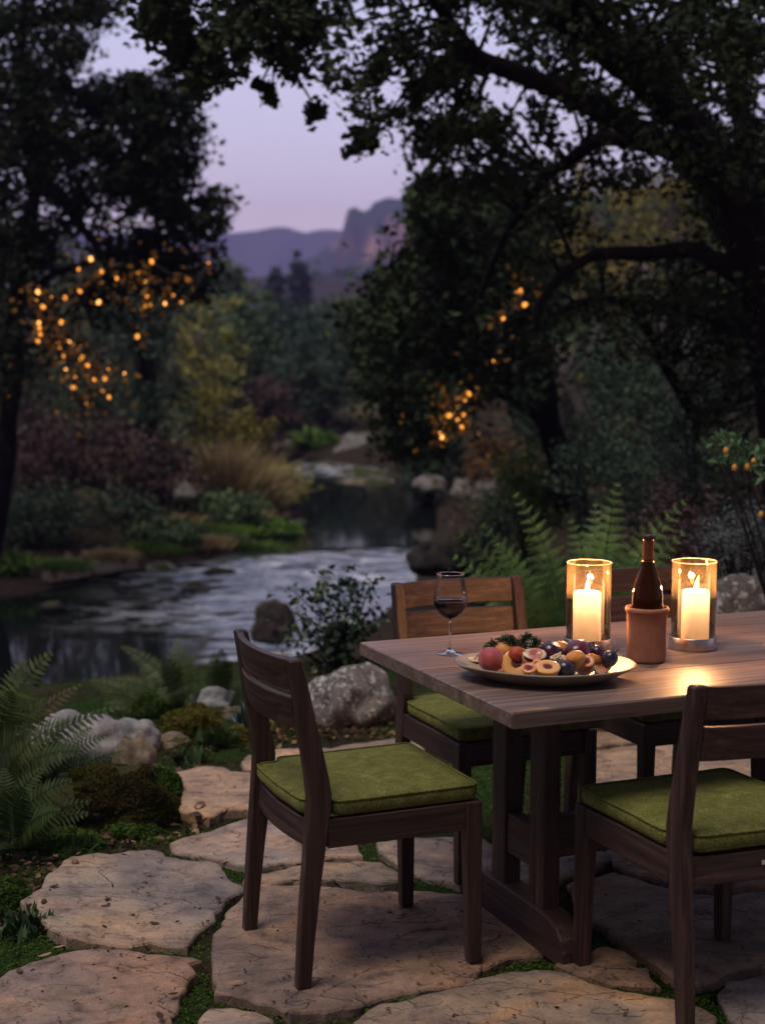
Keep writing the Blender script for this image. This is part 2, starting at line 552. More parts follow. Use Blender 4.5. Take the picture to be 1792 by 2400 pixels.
# ---- far mountains
def mat_rock_far(name, c1, c2, c3, sc):
    m, nt, b = new_mat(name)
    n = noise(nt, sc, 6, 0.6, stretch=(1, 1, 0.3), dist=0.5)
    n2 = noise(nt, sc * 0.35, 5, 0.6)
    r = ramp(nt, [(0.38, c1), (0.62, c2)], n.outputs['Fac'])
    s = ramp(nt, [(0.45, (0, 0, 0)), (0.58, (1, 1, 1))], n2.outputs['Fac'])
    geo = nt.nodes.new('ShaderNodeNewGeometry'); sz = nt.nodes.new('ShaderNodeSeparateXYZ')
    nt.links.new(geo.outputs['Normal'], sz.inputs[0])
    st = ramp(nt, [(0.45, (0, 0, 0)), (0.7, (1, 1, 1))], sz.outputs['Z'])
    f = mix(nt, 1.0, s.outputs[0], st.outputs[0], 'ADD')
    c = mix(nt, f, r.outputs[0], c3)
    nt.links.new(c, b.inputs['Base Color'])
    b.inputs['Roughness'].default_value = 1.0; b.inputs['Specular IOR Level'].default_value = 0.0
    bump(nt, b, n.outputs['Fac'], 0.7, 4.0)
    return m

def ridge(name, Y, prof, depth, mat, front, rough, base=-6):
    """prof: list of (px,py) skyline at distance Y; a massif with a front slope and a back slope"""
    P = [at(px, py, Y) for px, py in prof]
    xs = np.array([p.x for p in P]); zs = np.array([p.z for p in P])
    X1 = np.linspace(xs[0], xs[-1], 260)
    H = np.interp(X1, xs, zs) - base
    T = np.linspace(0, 1, 60)
    Vv = np.empty((len(T), len(X1), 3))
    for i, t in enumerate(T):
        if t < 0.7:
            s = t / 0.7
            h = H * np.interp(s, [0, 0.35, 0.5, 0.8, 0.93, 1.0], front)
            y = Y - depth * (1 - s)
        else:
            s = (t - 0.7) / 0.3
            h = H * (1 - 0.8 * s ** 1.5); y = Y + depth * 0.4 * s
        gul = vnoise(X1 / (depth) * 8, np.full_like(X1, t * 2.0), 1.6, 0.7) * depth * 0.10 * np.sin(PI * min(t / 0.7, 1)) 
        hh = vnoise(X1 / depth * 14, np.full_like(X1, t * 9), 1.2, 2.1) * rough * np.sin(PI * min(t / 0.7, 1))
        Vv[i, :, 0] = X1; Vv[i, :, 1] = y + gul; Vv[i, :, 2] = base + h + hh * H * 0.06
    n2, n1 = len(T), len(X1)
    q = (np.arange(n2 - 1)[:, None] * n1 + np.arange(n1 - 1)[None, :]).ravel()
    o = np_obj(name, Vv.reshape(-1, 3), np.stack([q, q + 1, q + n1 + 1, q + n1], 1), mat, smooth=True)
    tag(o, kind='structure')
    return o
ridge('mountain_ridge', 1500, [(-1500, 560), (-600, 528), (0, 540), (300, 548), (480, 545), (540, 545), (600, 540), (640, 531), (670, 531), (700, 540), (716, 545), (740, 538), (770, 536), (810, 540), (1000, 560), (1600, 535), (2600, 600)],
      240, mat_rock_far('ridge_rock', (0.17, 0.13, 0.17), (0.27, 0.20, 0.22), (0.10, 0.10, 0.10), 0.010), [0, 0.35, 0.5, 0.8, 0.95, 1.0], 1.0)
ridge('mountain_cliff', 900, [(650, 700), (680, 655), (700, 628), (718, 606), (738, 600), (752, 585), (772, 578), (788, 560), (800, 545), (806, 526), (812, 494), (820, 488), (832, 483), (840, 491), (852, 494), (866, 490), (874, 474), (888, 470), (905, 462), (930, 464), (985, 466), (1040, 470), (1150, 455), (1300, 470), (1500, 480), (1900, 430), (2600, 520)],
      110, mat_rock_far('cliff_rock', (0.10, 0.060, 0.055), (0.50, 0.29, 0.24), (0.045, 0.065, 0.05), 0.045), [0, 0.18, 0.34, 0.86, 0.97, 1.0], 1.6)

# ================================================================== PATIO STONES
def c7(l): return [(x * .5448, 1750 + y * .5448) for x, y in l]
def c8(l): return [(892 + x * .5448, 1750 + y * .5448) for x, y in l]
def c5(l): return [(x * .5448, 1250 + y * .5448) for x, y in l]
STONES = [
    (c7([(95, 665), (140, 630), (255, 500), (300, 480), (470, 465), (560, 445), (680, 440), (790, 480), (900, 480), (960, 500), (990, 560), (1050, 605), (975, 655), (950, 700), (920, 745), (860, 790), (800, 855), (700, 850), (560, 860), (420, 840), (290, 835), (215, 800), (150, 710)]), 0),
    (c7([(-250, 1010), (0, 990), (120, 930), (215, 905), (330, 880), (520, 870), (600, 870), (700, 890), (875, 905), (820, 930), (850, 975), (800, 1010), (800, 1060), (770, 1150), (735, 1220), (600, 1330), (200, 1360), (-250, 1330)]), 1),
    ([(528, 2139), (577, 2099), (643, 2085), (708, 2083), (790, 2088), (892, 2093), (963, 2085), (1077, 2090), (1180, 2104), (1280, 2112), (1300, 2170), (1268, 2232), (1197, 2240), (1132, 2265), (1099, 2295), (1001, 2317), (892, 2344), (833, 2363), (760, 2372), (681, 2382), (626, 2360), (577, 2344), (501, 2327), (504, 2267), (498, 2229), (493, 2199)], 2),
    (c7([(855, 1165), (900, 1120), (1010, 1115), (1100, 1140), (1170, 1180), (1200, 1260), (1150, 1330), (880, 1320)]), 3),
    (c8([(-120, 1193), (-60, 1130), (0, 1105), (130, 1085), (300, 1045), (430, 1000), (560, 960), (660, 950), (780, 970), (900, 1020), (1050, 1060), (1250, 1080), (1400, 1120), (1450, 1150), (1440, 1193), (1400, 1420), (700, 1460), (-150, 1400)]), 4),
    (c8([(1445, 1050), (1480, 1015), (1600, 995), (1720, 985), (1900, 1010), (1900, 1300), (1650, 1330), (1540, 1240), (1480, 1150)]), 5),
    (c8([(750, 935), (880, 890), (960, 865), (1050, 890), (1150, 960), (1200, 1025), (1100, 1020), (950, 1015), (850, 980)]), 6),
    (c8([(800, 590), (870, 560), (1000, 540), (1250, 620), (1450, 640), (1700, 620), (1900, 660), (1900, 930), (1700, 965), (1600, 970), (1480, 1000), (1350, 1030), (1250, 1000), (1170, 930), (1050, 850), (930, 760), (840, 690)]), 7),
    (c7([(735, 400), (790, 385), (900, 360), (1000, 330), (1080, 300), (1250, 300), (1400, 325), (1530, 385), (1555, 480), (1400, 490), (1300, 500), (1120, 518), (1000, 505), (900, 470), (800, 455), (740, 440)]), 8),
    (c7([(1040, 560), (1100, 545), (1250, 522), (1400, 506), (1530, 498), (1640, 510), (1740, 550), (1790, 575), (1650, 598), (1400, 590), (1130, 603), (1045, 590)]), 9),
    (c8([(-20, 400), (150, 388), (310, 382), (440, 400), (520, 440), (540, 560), (440, 600), (340, 598), (200, 560), (120, 520), (50, 490), (0, 470), (-25, 440)]), 10),
    (c5([(685, 1040), (800, 1012), (900, 1005), (960, 1010), (1000, 1030), (1090, 1035), (1250, 1030), (1420, 1050), (1480, 1100), (1400, 1160), (1250, 1180), (1060, 1190), (960, 1200), (900, 1228), (830, 1215), (750, 1195), (780, 1150), (785, 1090), (740, 1062)]), 11),
    (c5([(1030, 985), (1080, 957), (1160, 935), (1300, 922), (1450, 912), (1650, 880), (1800, 872), (1830, 920), (1760, 1010), (1600, 1030), (1430, 1030), (1250, 1012), (1100, 1015), (1045, 1008)]), 12),
    (c8([(560, 420), (700, 430), (900, 420), (1010, 480), (900, 525), (800, 560), (700, 600), (600, 580), (575, 500)]), 13),
    (c8([(980, 440), (1150, 430), (1400, 470), (1800, 480), (1900, 540), (1700, 590), (1450, 610), (1260, 595), (1060, 530), (1000, 500)]), 14),
]
STONE_COL = [((0.20, 0.165, 0.15), (0.32, 0.265, 0.235), (0.36, 0.30, 0.235)), ((0.19, 0.145, 0.125), (0.28, 0.21, 0.18), (0.33, 0.215, 0.165)),
             ((0.17, 0.12, 0.10), (0.25, 0.18, 0.15), (0.33, 0.24, 0.17)), ((0.22, 0.19, 0.18), (0.33, 0.28, 0.25), (0.36, 0.30, 0.25)),
             ((0.20, 0.17, 0.15), (0.32, 0.25, 0.20), (0.42, 0.25, 0.13)), ((0.17, 0.16, 0.17), (0.27, 0.25, 0.26), (0.30, 0.27, 0.25)),
             ((0.16, 0.11, 0.085), (0.23, 0.16, 0.12), (0.28, 0.20, 0.15)), ((0.17, 0.125, 0.10), (0.26, 0.19, 0.15), (0.30, 0.22, 0.17)),
             ((0.21, 0.175, 0.17), (0.33, 0.28, 0.27), (0.36, 0.29, 0.25)), ((0.22, 0.165, 0.13), (0.31, 0.24, 0.19), (0.38, 0.27, 0.17)),
             ((0.20, 0.16, 0.145), (0.30, 0.245, 0.22), (0.34, 0.26, 0.20)), ((0.28, 0.20, 0.145), (0.43, 0.31, 0.23), (0.47, 0.33, 0.21)),
             ((0.28, 0.205, 0.155), (0.43, 0.33, 0.26), (0.46, 0.33, 0.22))]
def mat_stone(i, cols):
    m, nt, b = new_mat('flagstone_%d' % i)
    off = (i * 3.7, i * 1.9, 0)
    def nz(scale, det, stretch=None, dist=0.0, rough=0.6):
        t = nt.nodes.new('ShaderNodeTexCoord'); mp = nt.nodes.new('ShaderNodeMapping')
        mp.inputs['Location'].default_value = off
        mp.inputs['Rotation'].default_value = (0, 0, 0.5 + i * 0.7)
        if stretch: mp.inputs['Scale'].default_value = stretch
        n = nt.nodes.new('ShaderNodeTexNoise')
        n.inputs['Scale'].default_value = scale; n.inputs['Detail'].default_value = det
        n.inputs['Roughness'].default_value = rough; n.inputs['Distortion'].default_value = dist
        nt.links.new(t.outputs['Object'], mp.inputs[0]); nt.links.new(mp.outputs[0], n.inputs['Vector'])
        return n
    big = nz(2.4, 6, (1, 1.25, 1), 0.6)
    mid = nz(8, 8, (1, 1.35, 1), 0.5, 0.72)
    fine = nz(140, 4, None, 0, 0.7)
    pit = nz(34, 3, None, 0.4)
    c = ramp(nt, [(0.32, cols[0]), (0.5, cols[1]), (0.66, cols[2])], big.outputs['Fac']).outputs[0]
    tone = ramp(nt, [(0.34, (0.33, 0.33, 0.37)), (0.47, (0.90, 0.90, 0.90)), (0.66, (1.46, 1.40, 1.32))], mid.outputs['Fac'])
    c = mix(nt, 0.9, c, tone.outputs[0], 'MULTIPLY')
    fr = ramp(nt, [(0.35, (0.72, 0.72, 0.72)), (0.6, (1.1, 1.1, 1.1))], fine.outputs['Fac'])
    c = mix(nt, 0.8, c, fr.outputs[0], 'MULTIPLY')
    sp_ = ramp(nt, [(0.31, (0.22, 0.20, 0.20)), (0.37, (1, 1, 1))], pit.outputs['Fac'])
    c = mix(nt, 0.55, c, sp_.outputs[0], 'MULTIPLY')
    # thin layer lines of split sandstone
    v = nt.nodes.new('ShaderNodeTexVoronoi'); v.feature = 'DISTANCE_TO_EDGE'; v.inputs['Scale'].default_value = 1.1
    t2 = nt.nodes.new('ShaderNodeTexCoord'); ad = nt.nodes.new('ShaderNodeMix'); ad.data_type = 'RGBA'; ad.blend_type = 'ADD'
    ad.inputs['Factor'].default_value = 0.55
    nt.links.new(t2.outputs['Object'], ad.inputs['A']); nt.links.new(mid.outputs['Color'], ad.inputs['B'])
    nt.links.new(ad.outputs['Result'], v.inputs['Vector'])
    gate = ramp(nt, [(0.57, (0, 0, 0)), (0.63, (1, 1, 1))], big.outputs['Fac'])
    cl = ramp(nt, [(0.0, (0.35, 0.33, 0.32)), (0.014, (1, 1, 1))], v.outputs['Distance'])
    lines = mix(nt, gate.outputs[0], (1, 1, 1), cl.outputs[0])
    c = mix(nt, 0.6, c, lines, 'MULTIPLY')
    pt = nz(1.3, 3, None, 0.4)
    pr_ = ramp(nt, [(0.40, (0.66, 0.71, 0.80)), (0.50, (1.0, 0.98, 0.96)), (0.60, (1.18, 1.01, 0.84))], pt.outputs['Fac'])
    c = mix(nt, 0.9, c, pr_.outputs[0], 'MULTIPLY')
    nt.links.new(c, b.inputs['Base Color'])
    b.inputs['Roughness'].default_value = 0.72
    b.inputs['Specular IOR Level'].default_value = 0.35
    k = bump(nt, b, mid.outputs['Fac'], 0.6, 0.02)
    ly = nz(2.6, 4, (1, 1.9, 1), 0.2, 0.5)
    for q_ in (0.42, 0.56):
        stp = ramp(nt, [(q_ - 0.006, (0, 0, 0)), (q_ + 0.006, (1, 1, 1))], ly.outputs['Fac'])
        k = bump(nt, b, stp.outputs[0], 0.8, 0.012, k)
    pk = ramp(nt, [(0.30, (0, 0, 0)), (0.42, (1, 1, 1))], pit.outputs['Fac'])
    k = bump(nt, b, pk.outputs[0], 0.5, 0.008, k)
    k = bump(nt, b, lines, 0.4, 0.008, k)
    bump(nt, b, fine.outputs['Fac'], 0.4, 0.003, k)
    return m
STONE_MATS = [mat_stone(i, [(a * 0.93, b * 0.88, c * 0.82) for a, b, c in cc_]) for i, cc_ in enumerate(STONE_COL)]
STONE_TOP = 0.0

def roughen(poly, step=0.028, amp=0.014):
    o = []
    n = len(poly)
    for i in range(n):
        a, b = Vector(poly[i]), Vector(poly[(i + 1) % n])
        L = (b - a).length
        k = max(1, int(L / step))
        nrm = Vector((b.y - a.y, a.x - b.x)); nrm = nrm.normalized() if nrm.length else nrm
        for j in range(k):
            p = a.lerp(b, j / k)
            w = mnoise.noise(Vector((p.x * 9, p.y * 9, 0.3))) * amp + mnoise.noise(Vector((p.x * 30, p.y * 30, 1.3))) * amp * 0.6
            c_ = mnoise.noise(Vector((p.x * 14, p.y * 14, 5.3)))
            if c_ > 0.25: w += 0.016 * min(1, (c_ - 0.25) * 4)
            o.append(p - nrm * w)
    return o

def inside_poly(p, poly):
    x, y = p[0], p[1]; c = False; j = len(poly) - 1
    for i in range(len(poly)):
        xi, yi = poly[i][0], poly[i][1]; xj, yj = poly[j][0], poly[j][1]
        if (yi > y) != (yj > y) and x < (xj - xi) * (y - yi) / (yj - yi) + xi: c = not c
        j = i
    return c

def inset(pts, d):
    n = len(pts); o = []
    for i in range(n):
        a, b, c = pts[i - 1], pts[i], pts[(i + 1) % n]
        t = (c - a)
        nr = Vector((t.y, -t.x)); nr = nr.normalized() if nr.length > 1e-9 else nr
        o.append(b - nr * d)
    return o

def flagstone(poly, mat, grid=0.03, tilt=0.004):
    area = sum(poly[i].x * poly[(i + 1) % len(poly)].y - poly[(i + 1) % len(poly)].x * poly[i].y for i in range(len(poly))) / 2
    if area < 0: poly = poly[::-1]
    ring = roughen(poly)
    cx = sum(p.x for p in ring) / len(ring); cy = sum(p.y for p in ring) / len(ring)
    tx_, ty_ = R.uniform(-tilt, tilt), R.uniform(-tilt, tilt)
    def top(p, e=0.0):
        z = STONE_TOP - e + tx_ * (p.x - cx) + ty_ * (p.y - cy)
        z += 0.006 * mnoise.noise(Vector((p.x * 4, p.y * 7, cx))) + 0.0025 * mnoise.noise(Vector((p.x * 16, p.y * 22, cx + 3)))
        s = mnoise.noise(Vector((p.x * 1.7 + cx, p.y * 2.6, 7.7)))
        if s > 0.12: z += 0.006
        s = mnoise.noise(Vector((p.x * 2.1 + cx, p.y * 3.4, 2.2)))
        if s > 0.2: z += 0.005
        if s < -0.25: z -= 0.005
        return z
    r1 = inset(ring, 0.0035); r2 = inset(ring, 0.016)
    n = len(ring)
    vs = [(p.x, p.y, -0.05) for p in ring] + [(p.x, p.y, top(p, 0.007)) for p in ring] + [(p.x, p.y, top(p, 0.0012)) for p in r1]
    fs = []
    for k in range(2):
        for i in range(n):
            j = (i + 1) % n
            fs.append((k * n + i, k * n + j, (k + 1) * n + j, (k + 1) * n + i))
    pts = [Vector((p.x, p.y)) for p in r1]
    ed = [(i, (i + 1) % n) for i in range(n)]
    x0, x1 = min(p.x for p in ring), max(p.x for p in ring); y0, y1 = min(p.y for p in ring), max(p.y for p in ring)
    x = x0
    while x < x1:
        y = y0
        while y < y1:
            q = (x + R.uniform(-.3, .3) * grid, y + R.uniform(-.3, .3) * grid)
            if inside_poly(q, r2): pts.append(Vector(q))
            y += grid
        x += grid
    vo, _, fo, *_ = delaunay_2d_cdt(pts, ed, [], 1, 1e-5)
    b = len(vs)
    me_v = vs + [(p.x, p.y, top(p, 0.0012 if i < n else 0)) for i, p in enumerate(vo)]
    me = bpy.data.meshes.new('flagstone')
    me.from_pydata([(a[0] - cx, a[1] - cy, a[2]) for a in me_v], [], fs + [tuple(i + b for i in f) for f in fo])
    bm = bmesh.new(); bm.from_mesh(me)
    bmesh.ops.remove_doubles(bm, verts=bm.verts, dist=1e-5)
    bmesh.ops.recalc_face_normals(bm, faces=bm.faces)
    for f in bm.faces: f.smooth = abs(f.normal.z) > 0.75
    bm.to_mesh(me); bm.free()
    me.materials.append(mat)
    o = bpy.data.objects.new('flagstone', me)
    o.location = (cx, cy, 0)
    COL.objects.link(o)
    tag(o, kind='structure')
    return o

TRACED = []
for px, ci in STONES:
    poly = [onz(x, y, STONE_TOP) for x, y in px]
    poly = [Vector((p.x, p.y)) for p in poly]
    TRACED.append(poly)
    near = min(p.y for p in poly)
    flagstone(poly, STONE_MATS[ci % len(STONE_MATS)], 0.028 if near < 4.5 else 0.045)

# the rest of the paving: irregular cells with mossy joints
def clip_half(poly, m, d):
    o = []
    for i in range(len(poly)):
        a, b = poly[i], poly[(i + 1) % len(poly)]
        da, db = (a - m).dot(d), (b - m).dot(d)
        if da <= 0: o.append(a)
        if da * db < 0: o.append(a + (b - a) * (da / (da - db)))
    return o
seeds = []
for iy in range(9):
    for ix in range(9):
        seeds.append(Vector((-1.4 + ix * 0.86 + R.uniform(-.26, .26) + 0.3 * (iy % 2), 1.5 + iy * 0.72 + R.uniform(-.22, .22))))
for s_ in seeds:
    if not (0.25 < s_.x < 5.0 or s_.y < 2.7): continue
    if s_.y > 6.9 - 0.02 * s_.x: continue
    poly = [s_ + Vector(d) for d in ((-1, -1), (1, -1), (1, 1), (-1, 1))]
    for q in seeds:
        if q is s_: continue
        if (q - s_).length < 2.2 and poly:
            poly = clip_half(poly, (q + s_) / 2, (q - s_))
    if len(poly) < 3: continue
    poly = inset(poly, -0.0)
    c_ = sum(poly, Vector((0, 0))) / len(poly)
    poly = [c_ + (p - c_) * (1 - 0.034 / max((p - c_).length, .1)) for p in poly]
    dense = roughen(poly, 0.08, 0.0)
    if any(inside_poly(p, t) for p in dense for t in TRACED) or any(inside_poly(p, poly) for t in TRACED for p in t): continue
    flagstone(poly, STONE_MATS[R.choice((8, 9, 11, 12, 12, 11, 0))], 0.05)
    TRACED.append(poly)

# ================================================================== TABLE
TH = 0.3976
U = Vector((math.cos(TH), math.sin(TH), 0)); Vv_ = Vector((-math.sin(TH), math.cos(TH), 0))
TO = Vector((0.3099, 3.6269, 0)); TWID, TLEN, TTOP = 0.9732, 2.5, 0.75
def tpt(a, b, z=TTOP): return TO + U * a + Vv_ * b + Vector((0, 0, z))
G = STONE_TOP                                            # height the furniture stands on

table = thing('dining_table', 'large dark wooden trestle dining table with a plank top on the stone patio', 'dining table', (TO.x, TO.y, 0), TH)
m = MB()
TK = 0.040
seams = [0.0, 0.295, 0.535, 0.765, TWID]
prof = [(0, TTOP - TK), (0.0, TTOP - 0.004), (0.004, TTOP)]
for s_ in seams[1:-1]:
    prof += [(s_ - 0.0022, TTOP), (s_ - 0.001, TTOP - 0.006), (s_ + 0.001, TTOP - 0.006), (s_ + 0.0022, TTOP)]
prof += [(TWID - 0.004, TTOP), (TWID, TTOP - 0.004), (TWID, TTOP - TK)]
rings = []
xsn = [0.0, 0.003] + [TLEN * i / 40 for i in range(1, 40)] + [TLEN - 0.003, TLEN]
for k, x in enumerate(xsn):
    e = 0.003 if k in (0, len(xsn) - 1) else 0.0
    rings.append([(x, y + (0.0035 * mnoise.noise(Vector((x * 4, 0.2, 0))) + (0.0 if 0.05 < x else 0.0) if y < 0.01 else 0), z - (e if z > TTOP - 0.01 else -e)) for y, z in prof])
m.loft(rings)
m.build('tabletop', TABLEW['x'], table)
def trestle(x):
    for yc in (0.375, 0.60):
        MB().box(x - 0.026, x + 0.026, yc - 0.04, yc + 0.04, 0.095, TTOP - TK - 0.05).build('upright', TABLEW['z'], table, bevel=0.003)
    f = MB()
    y0, y1 = 0.205, 0.77
    top = [(y0, 0.03), (y0 + 0.012, 0.062), (y0 + 0.04, 0.088), (y0 + 0.085, 0.102), (y0 + 0.13, 0.105)]
    top += [(y0 + y1 - a, z) for a, z in reversed(top)]
    pr = [(y0, G - 0.012)] + top + [(y1, G - 0.012)]
    f.loft([[(x - 0.036, a, z) for a, z in pr], [(x + 0.036, a, z) for a, z in pr]])
    f.build('trestle_foot', TABLEW['y'], table, bevel=0.004)
    MB().box(x - 0.034, x + 0.034, 0.12, TWID - 0.12, TTOP - TK - 0.055, TTOP - TK - 0.002).build('bearer', TABLEW['y'], table, bevel=0.004)
    MB().box(x - 0.02, x + 0.02, 0.4155, 0.5595, 0.20, 0.315).build('cross_rail', TABLEW['y'], table, bevel=0.003)
trestle(0.30); trestle(TLEN - 0.30)
MB().box(0.3205, TLEN - 0.3205, 0.468, 0.508, 0.195, 0.312).build('stretcher', TABLEW['r'], table, bevel=0.003)
# two long apron rails under the top
# ================================================================== CHAIRS
CW, CD, CH = 0.437, 0.479, 0.854
def make_chair(label, loc, fwd, plate=False):
    t = thing('dining_chair', label, 'chair', loc, math.atan2(fwd.y, fwd.x) - PI / 2, 'olive cushioned dining chairs around the table')
    hw, hd = CW / 2, CD / 2
    # rear posts, kinked at seat height, curved in profile
    prof = [(0.0, -hd, 0.036), (0.12, -hd + 0.008, 0.040), (0.25, -hd + 0.02, 0.046), (0.38, -hd + 0.034, 0.054), (0.46, -hd + 0.043, 0.060), (0.50, -hd + 0.045, 0.061),
            (0.54, -hd + 0.040, 0.059), (0.60, -hd + 0.029, 0.054), (0.70, -hd + 0.010, 0.046), (0.80, -hd - 0.008, 0.038), (CH - 0.006, -hd - 0.018, 0.033), (CH, -hd - 0.019, 0.027)]
    for s in (-1, 1):
        m = MB()
        rings = []
        for z, y, d in prof:
            th = 0.018 if z < CH - 0.003 else 0.014
            th2 = th * (0.92 if z < 0.05 else 1)
            rings.append([(s * hw - th2, y - d / 2, z), (s * hw + th2, y - d / 2, z), (s * hw + th2, y + d / 2, z), (s * hw - th2, y + d / 2, z)])
        m.loft(rings)
        m.build('back_post', WOOD['z'], t, bevel=0.004)
    for s in (-1, 1):
        m = MB()
        xo = s * (hw + 0.020)
        rings = []
        for z, w, d in ((0.0, 0.034, 0.036), (0.30, 0.042, 0.044), (0.437, 0.046, 0.047)):
            xi = xo - s * w
            rings.append([(min(xo, xi), hd + 0.018 - d, z), (max(xo, xi), hd + 0.018 - d, z), (max(xo, xi), hd + 0.018, z), (min(xo, xi), hd + 0.018, z)])
        m.loft(rings)
        m.build('leg', WOOD['z'], t, bevel=0.004)
    zr0, zr1 = 0.362, 0.436
    for s in (-1, 1):
        MB().box(min(s * (hw + 0.016), s * (hw - 0.014)), max(s * (hw + 0.016), s * (hw - 0.014)), -hd + 0.0655, hd - 0.0295, zr0, zr1).build('side_rail', WOOD['y'], t, bevel=0.002)
    MB().box(-hw + 0.0265, hw - 0.0265, hd - 0.016, hd + 0.010, zr0, zr1).build('front_rail', WOOD['x'], t, bevel=0.002)
    def bowed(y0, bow, th, z0, z1, lean, name, sweep=0.0, n=14):
        m = MB()
        rings = []
        x0 = hw - 0.0185
        for i in range(n + 1):
            x = -x0 + 2 * x0 * i / n
            q = 1 - (x / x0) ** 2
            yb = y0 - bow * q
            dz = sweep * q
            rings.append([(x, yb - th / 2, z0 + dz), (x, yb + th / 2, z0 + dz), (x, yb + th / 2 - lean, z1 + dz * 0), (x, yb - th / 2 - lean, z1 + dz * 0)])
        m.loft(rings)
        return m.build(name, WOOD['x'], t, bevel=0.003)
    rr = bowed(-hd + 0.036, 0.020, 0.028, zr0 - 0.002, zr1 - 0.006, -0.006, 'rear_rail')
    if plate:
        MB().box(-0.012, 0.034, -hd + 0.0005, -hd + 0.0032, 0.396, 0.406).build('maker_plate', mat_simple('plate_metal', [(0.3, (0.42, 0.38, 0.32)), (0.7, (0.6, 0.55, 0.48))], 60, 0.45, 0), t)
    bowed(-hd + 0.005, 0.030, 0.020, 0.668, 0.752, 0.017, 'back_slat')
    bowed(-hd - 0.011, 0.030, 0.020, 0.769, CH - 0.004, 0.014, 'back_slat')
    # cushion
    ow = hw + 0.012
    outline = [(-ow, hd + 0.012), (-ow, -hd + 0.088), (-hw + 0.028, -hd + 0.078), (-hw + 0.028, -hd + 0.012), (0, -hd + 0.002), (hw - 0.028, -hd + 0.012), (hw - 0.028, -hd + 0.078), (ow, -hd + 0.088), (ow, hd + 0.012)]
    def rounded(pts, r, k=5):
        o = []
        n = len(pts)
        for i in range(n):
            a, b, c = (Vector(pts[i - 1]), Vector(pts[i]), Vector(pts[(i + 1) % n]))
            d1, d2 = (a - b), (c - b)
            if d1.normalized().dot(d2.normalized()) < -0.9: o.append(b); continue
            q = min(r, d1.length * 0.45, d2.length * 0.45)
            p1, p2 = b + d1.normalized() * q, b + d2.normalized() * q
            for j in range(k + 1):
                s = j / k
                o.append((1 - s) ** 2 * p1 + 2 * s * (1 - s) * b + s * s * p2)
        return o
    dense = []
    rp_ = rounded(outline, 0.030)
    for i, p in enumerate(rp_):
        q = rp_[(i + 1) % len(rp_)]
        k = max(1, int((q - p).length / 0.02))
        for j in range(k): dense.append(p.lerp(q, j / k))
    cz = zr1 + 0.004
    nD = len(dense)
    m = MB()
    def lay(sc, z, wob=0.0):
        o = []
        for p in dense:
            d = p.length
            o.append((p.x * sc + 0, p.y * sc, z + wob * mnoise.noise(Vector((p.x * 7, p.y * 7, loc[0] + z * 3)))))
        return o
    rings = [lay(0.0, cz), lay(0.955, cz), lay(0.985, cz + 0.003), lay(1.004, cz + 0.014, 0.002), lay(1.006, cz + 0.026, 0.002), lay(1.0, cz + 0.039, 0.003)]
    for i in range(1, 9):
        s = 1 - i / 8.0
        rings.append(lay(s * 0.995, cz + 0.040 + 0.012 * (1 - s ** 2.2) - 0.006 * max(0, 1 - s * 1.8), 0.007 * min(1, i / 2) * min(1, s * 2.5)))
    m.loft(rings, cap=False, smooth=True)
    cu = m.build('seat_cushion', FABRIC, t)
    bmm = bmesh.new(); bmm.from_mesh(cu.data); bmesh.ops.remove_doubles(bmm, verts=bmm.verts, dist=1e-5); bmesh.ops.recalc_face_normals(bmm, faces=bmm.faces); bmm.to_mesh(cu.data); bmm.free()
    m = MB()
    pts = [Vector(p) for p in lay(1.0, cz + 0.0405, 0.003)]
    rings = []
    for i in range(nD):
        d = (pts[(i + 1) % nD] - pts[i - 1]).normalized()
        a = Vector((0, 0, 1)); b = d.cross(a).normalized()
        rings.append([pts[i] + (a * math.cos(2 * PI * j / 6) + b * math.sin(2 * PI * j / 6)) * 0.0031 for j in range(6)])
    rings.append(rings[0])
    m.loft(rings, cap=False, smooth=True)
    m.build('piping', FABRIC, cu)
    return t
Vd = Vv_.copy()
make_chair('dark wooden chair with olive cushion standing alone at the near left end of the table', (-0.0664, 4.0691, G), U)
make_chair('dark wooden chair on the near right, seen from behind, cut by the right picture edge', (0.8218, 3.7913, G), Vd, plate=True)
make_chair('wooden chair across the table behind the wine glass, its slats lit orange', (0.3495, 4.8557, G), -Vd)
make_chair('wooden chair across the table behind the wine bottle and the candles', (0.9454, 5.0962, G), -Vd)

# ================================================================== THINGS ON THE TABLE
GLASS = mat_thin_glass('clear_glass', refl=0.8, ior=1.4)
LAMPGLASS = mat_thin_glass('lamp_glass', tint=(0.985, 0.96, 0.92), scatter=0.013, refl=1.5, ior=1.6, scatter_col=(0.9, 0.72, 0.45))  # golden scatter colour stands for the candle glow inside the glass
STEEL = mat_simple('brushed_steel', [(0.3, (0.42, 0.38, 0.35)), (0.7, (0.60, 0.55, 0.51))], 1.0, 0.28, 0.15, 0.0005, stretch=(4, 4, 300))
STEEL.node_tree.nodes['Principled BSDF'].inputs['Metallic'].default_value = 1.0

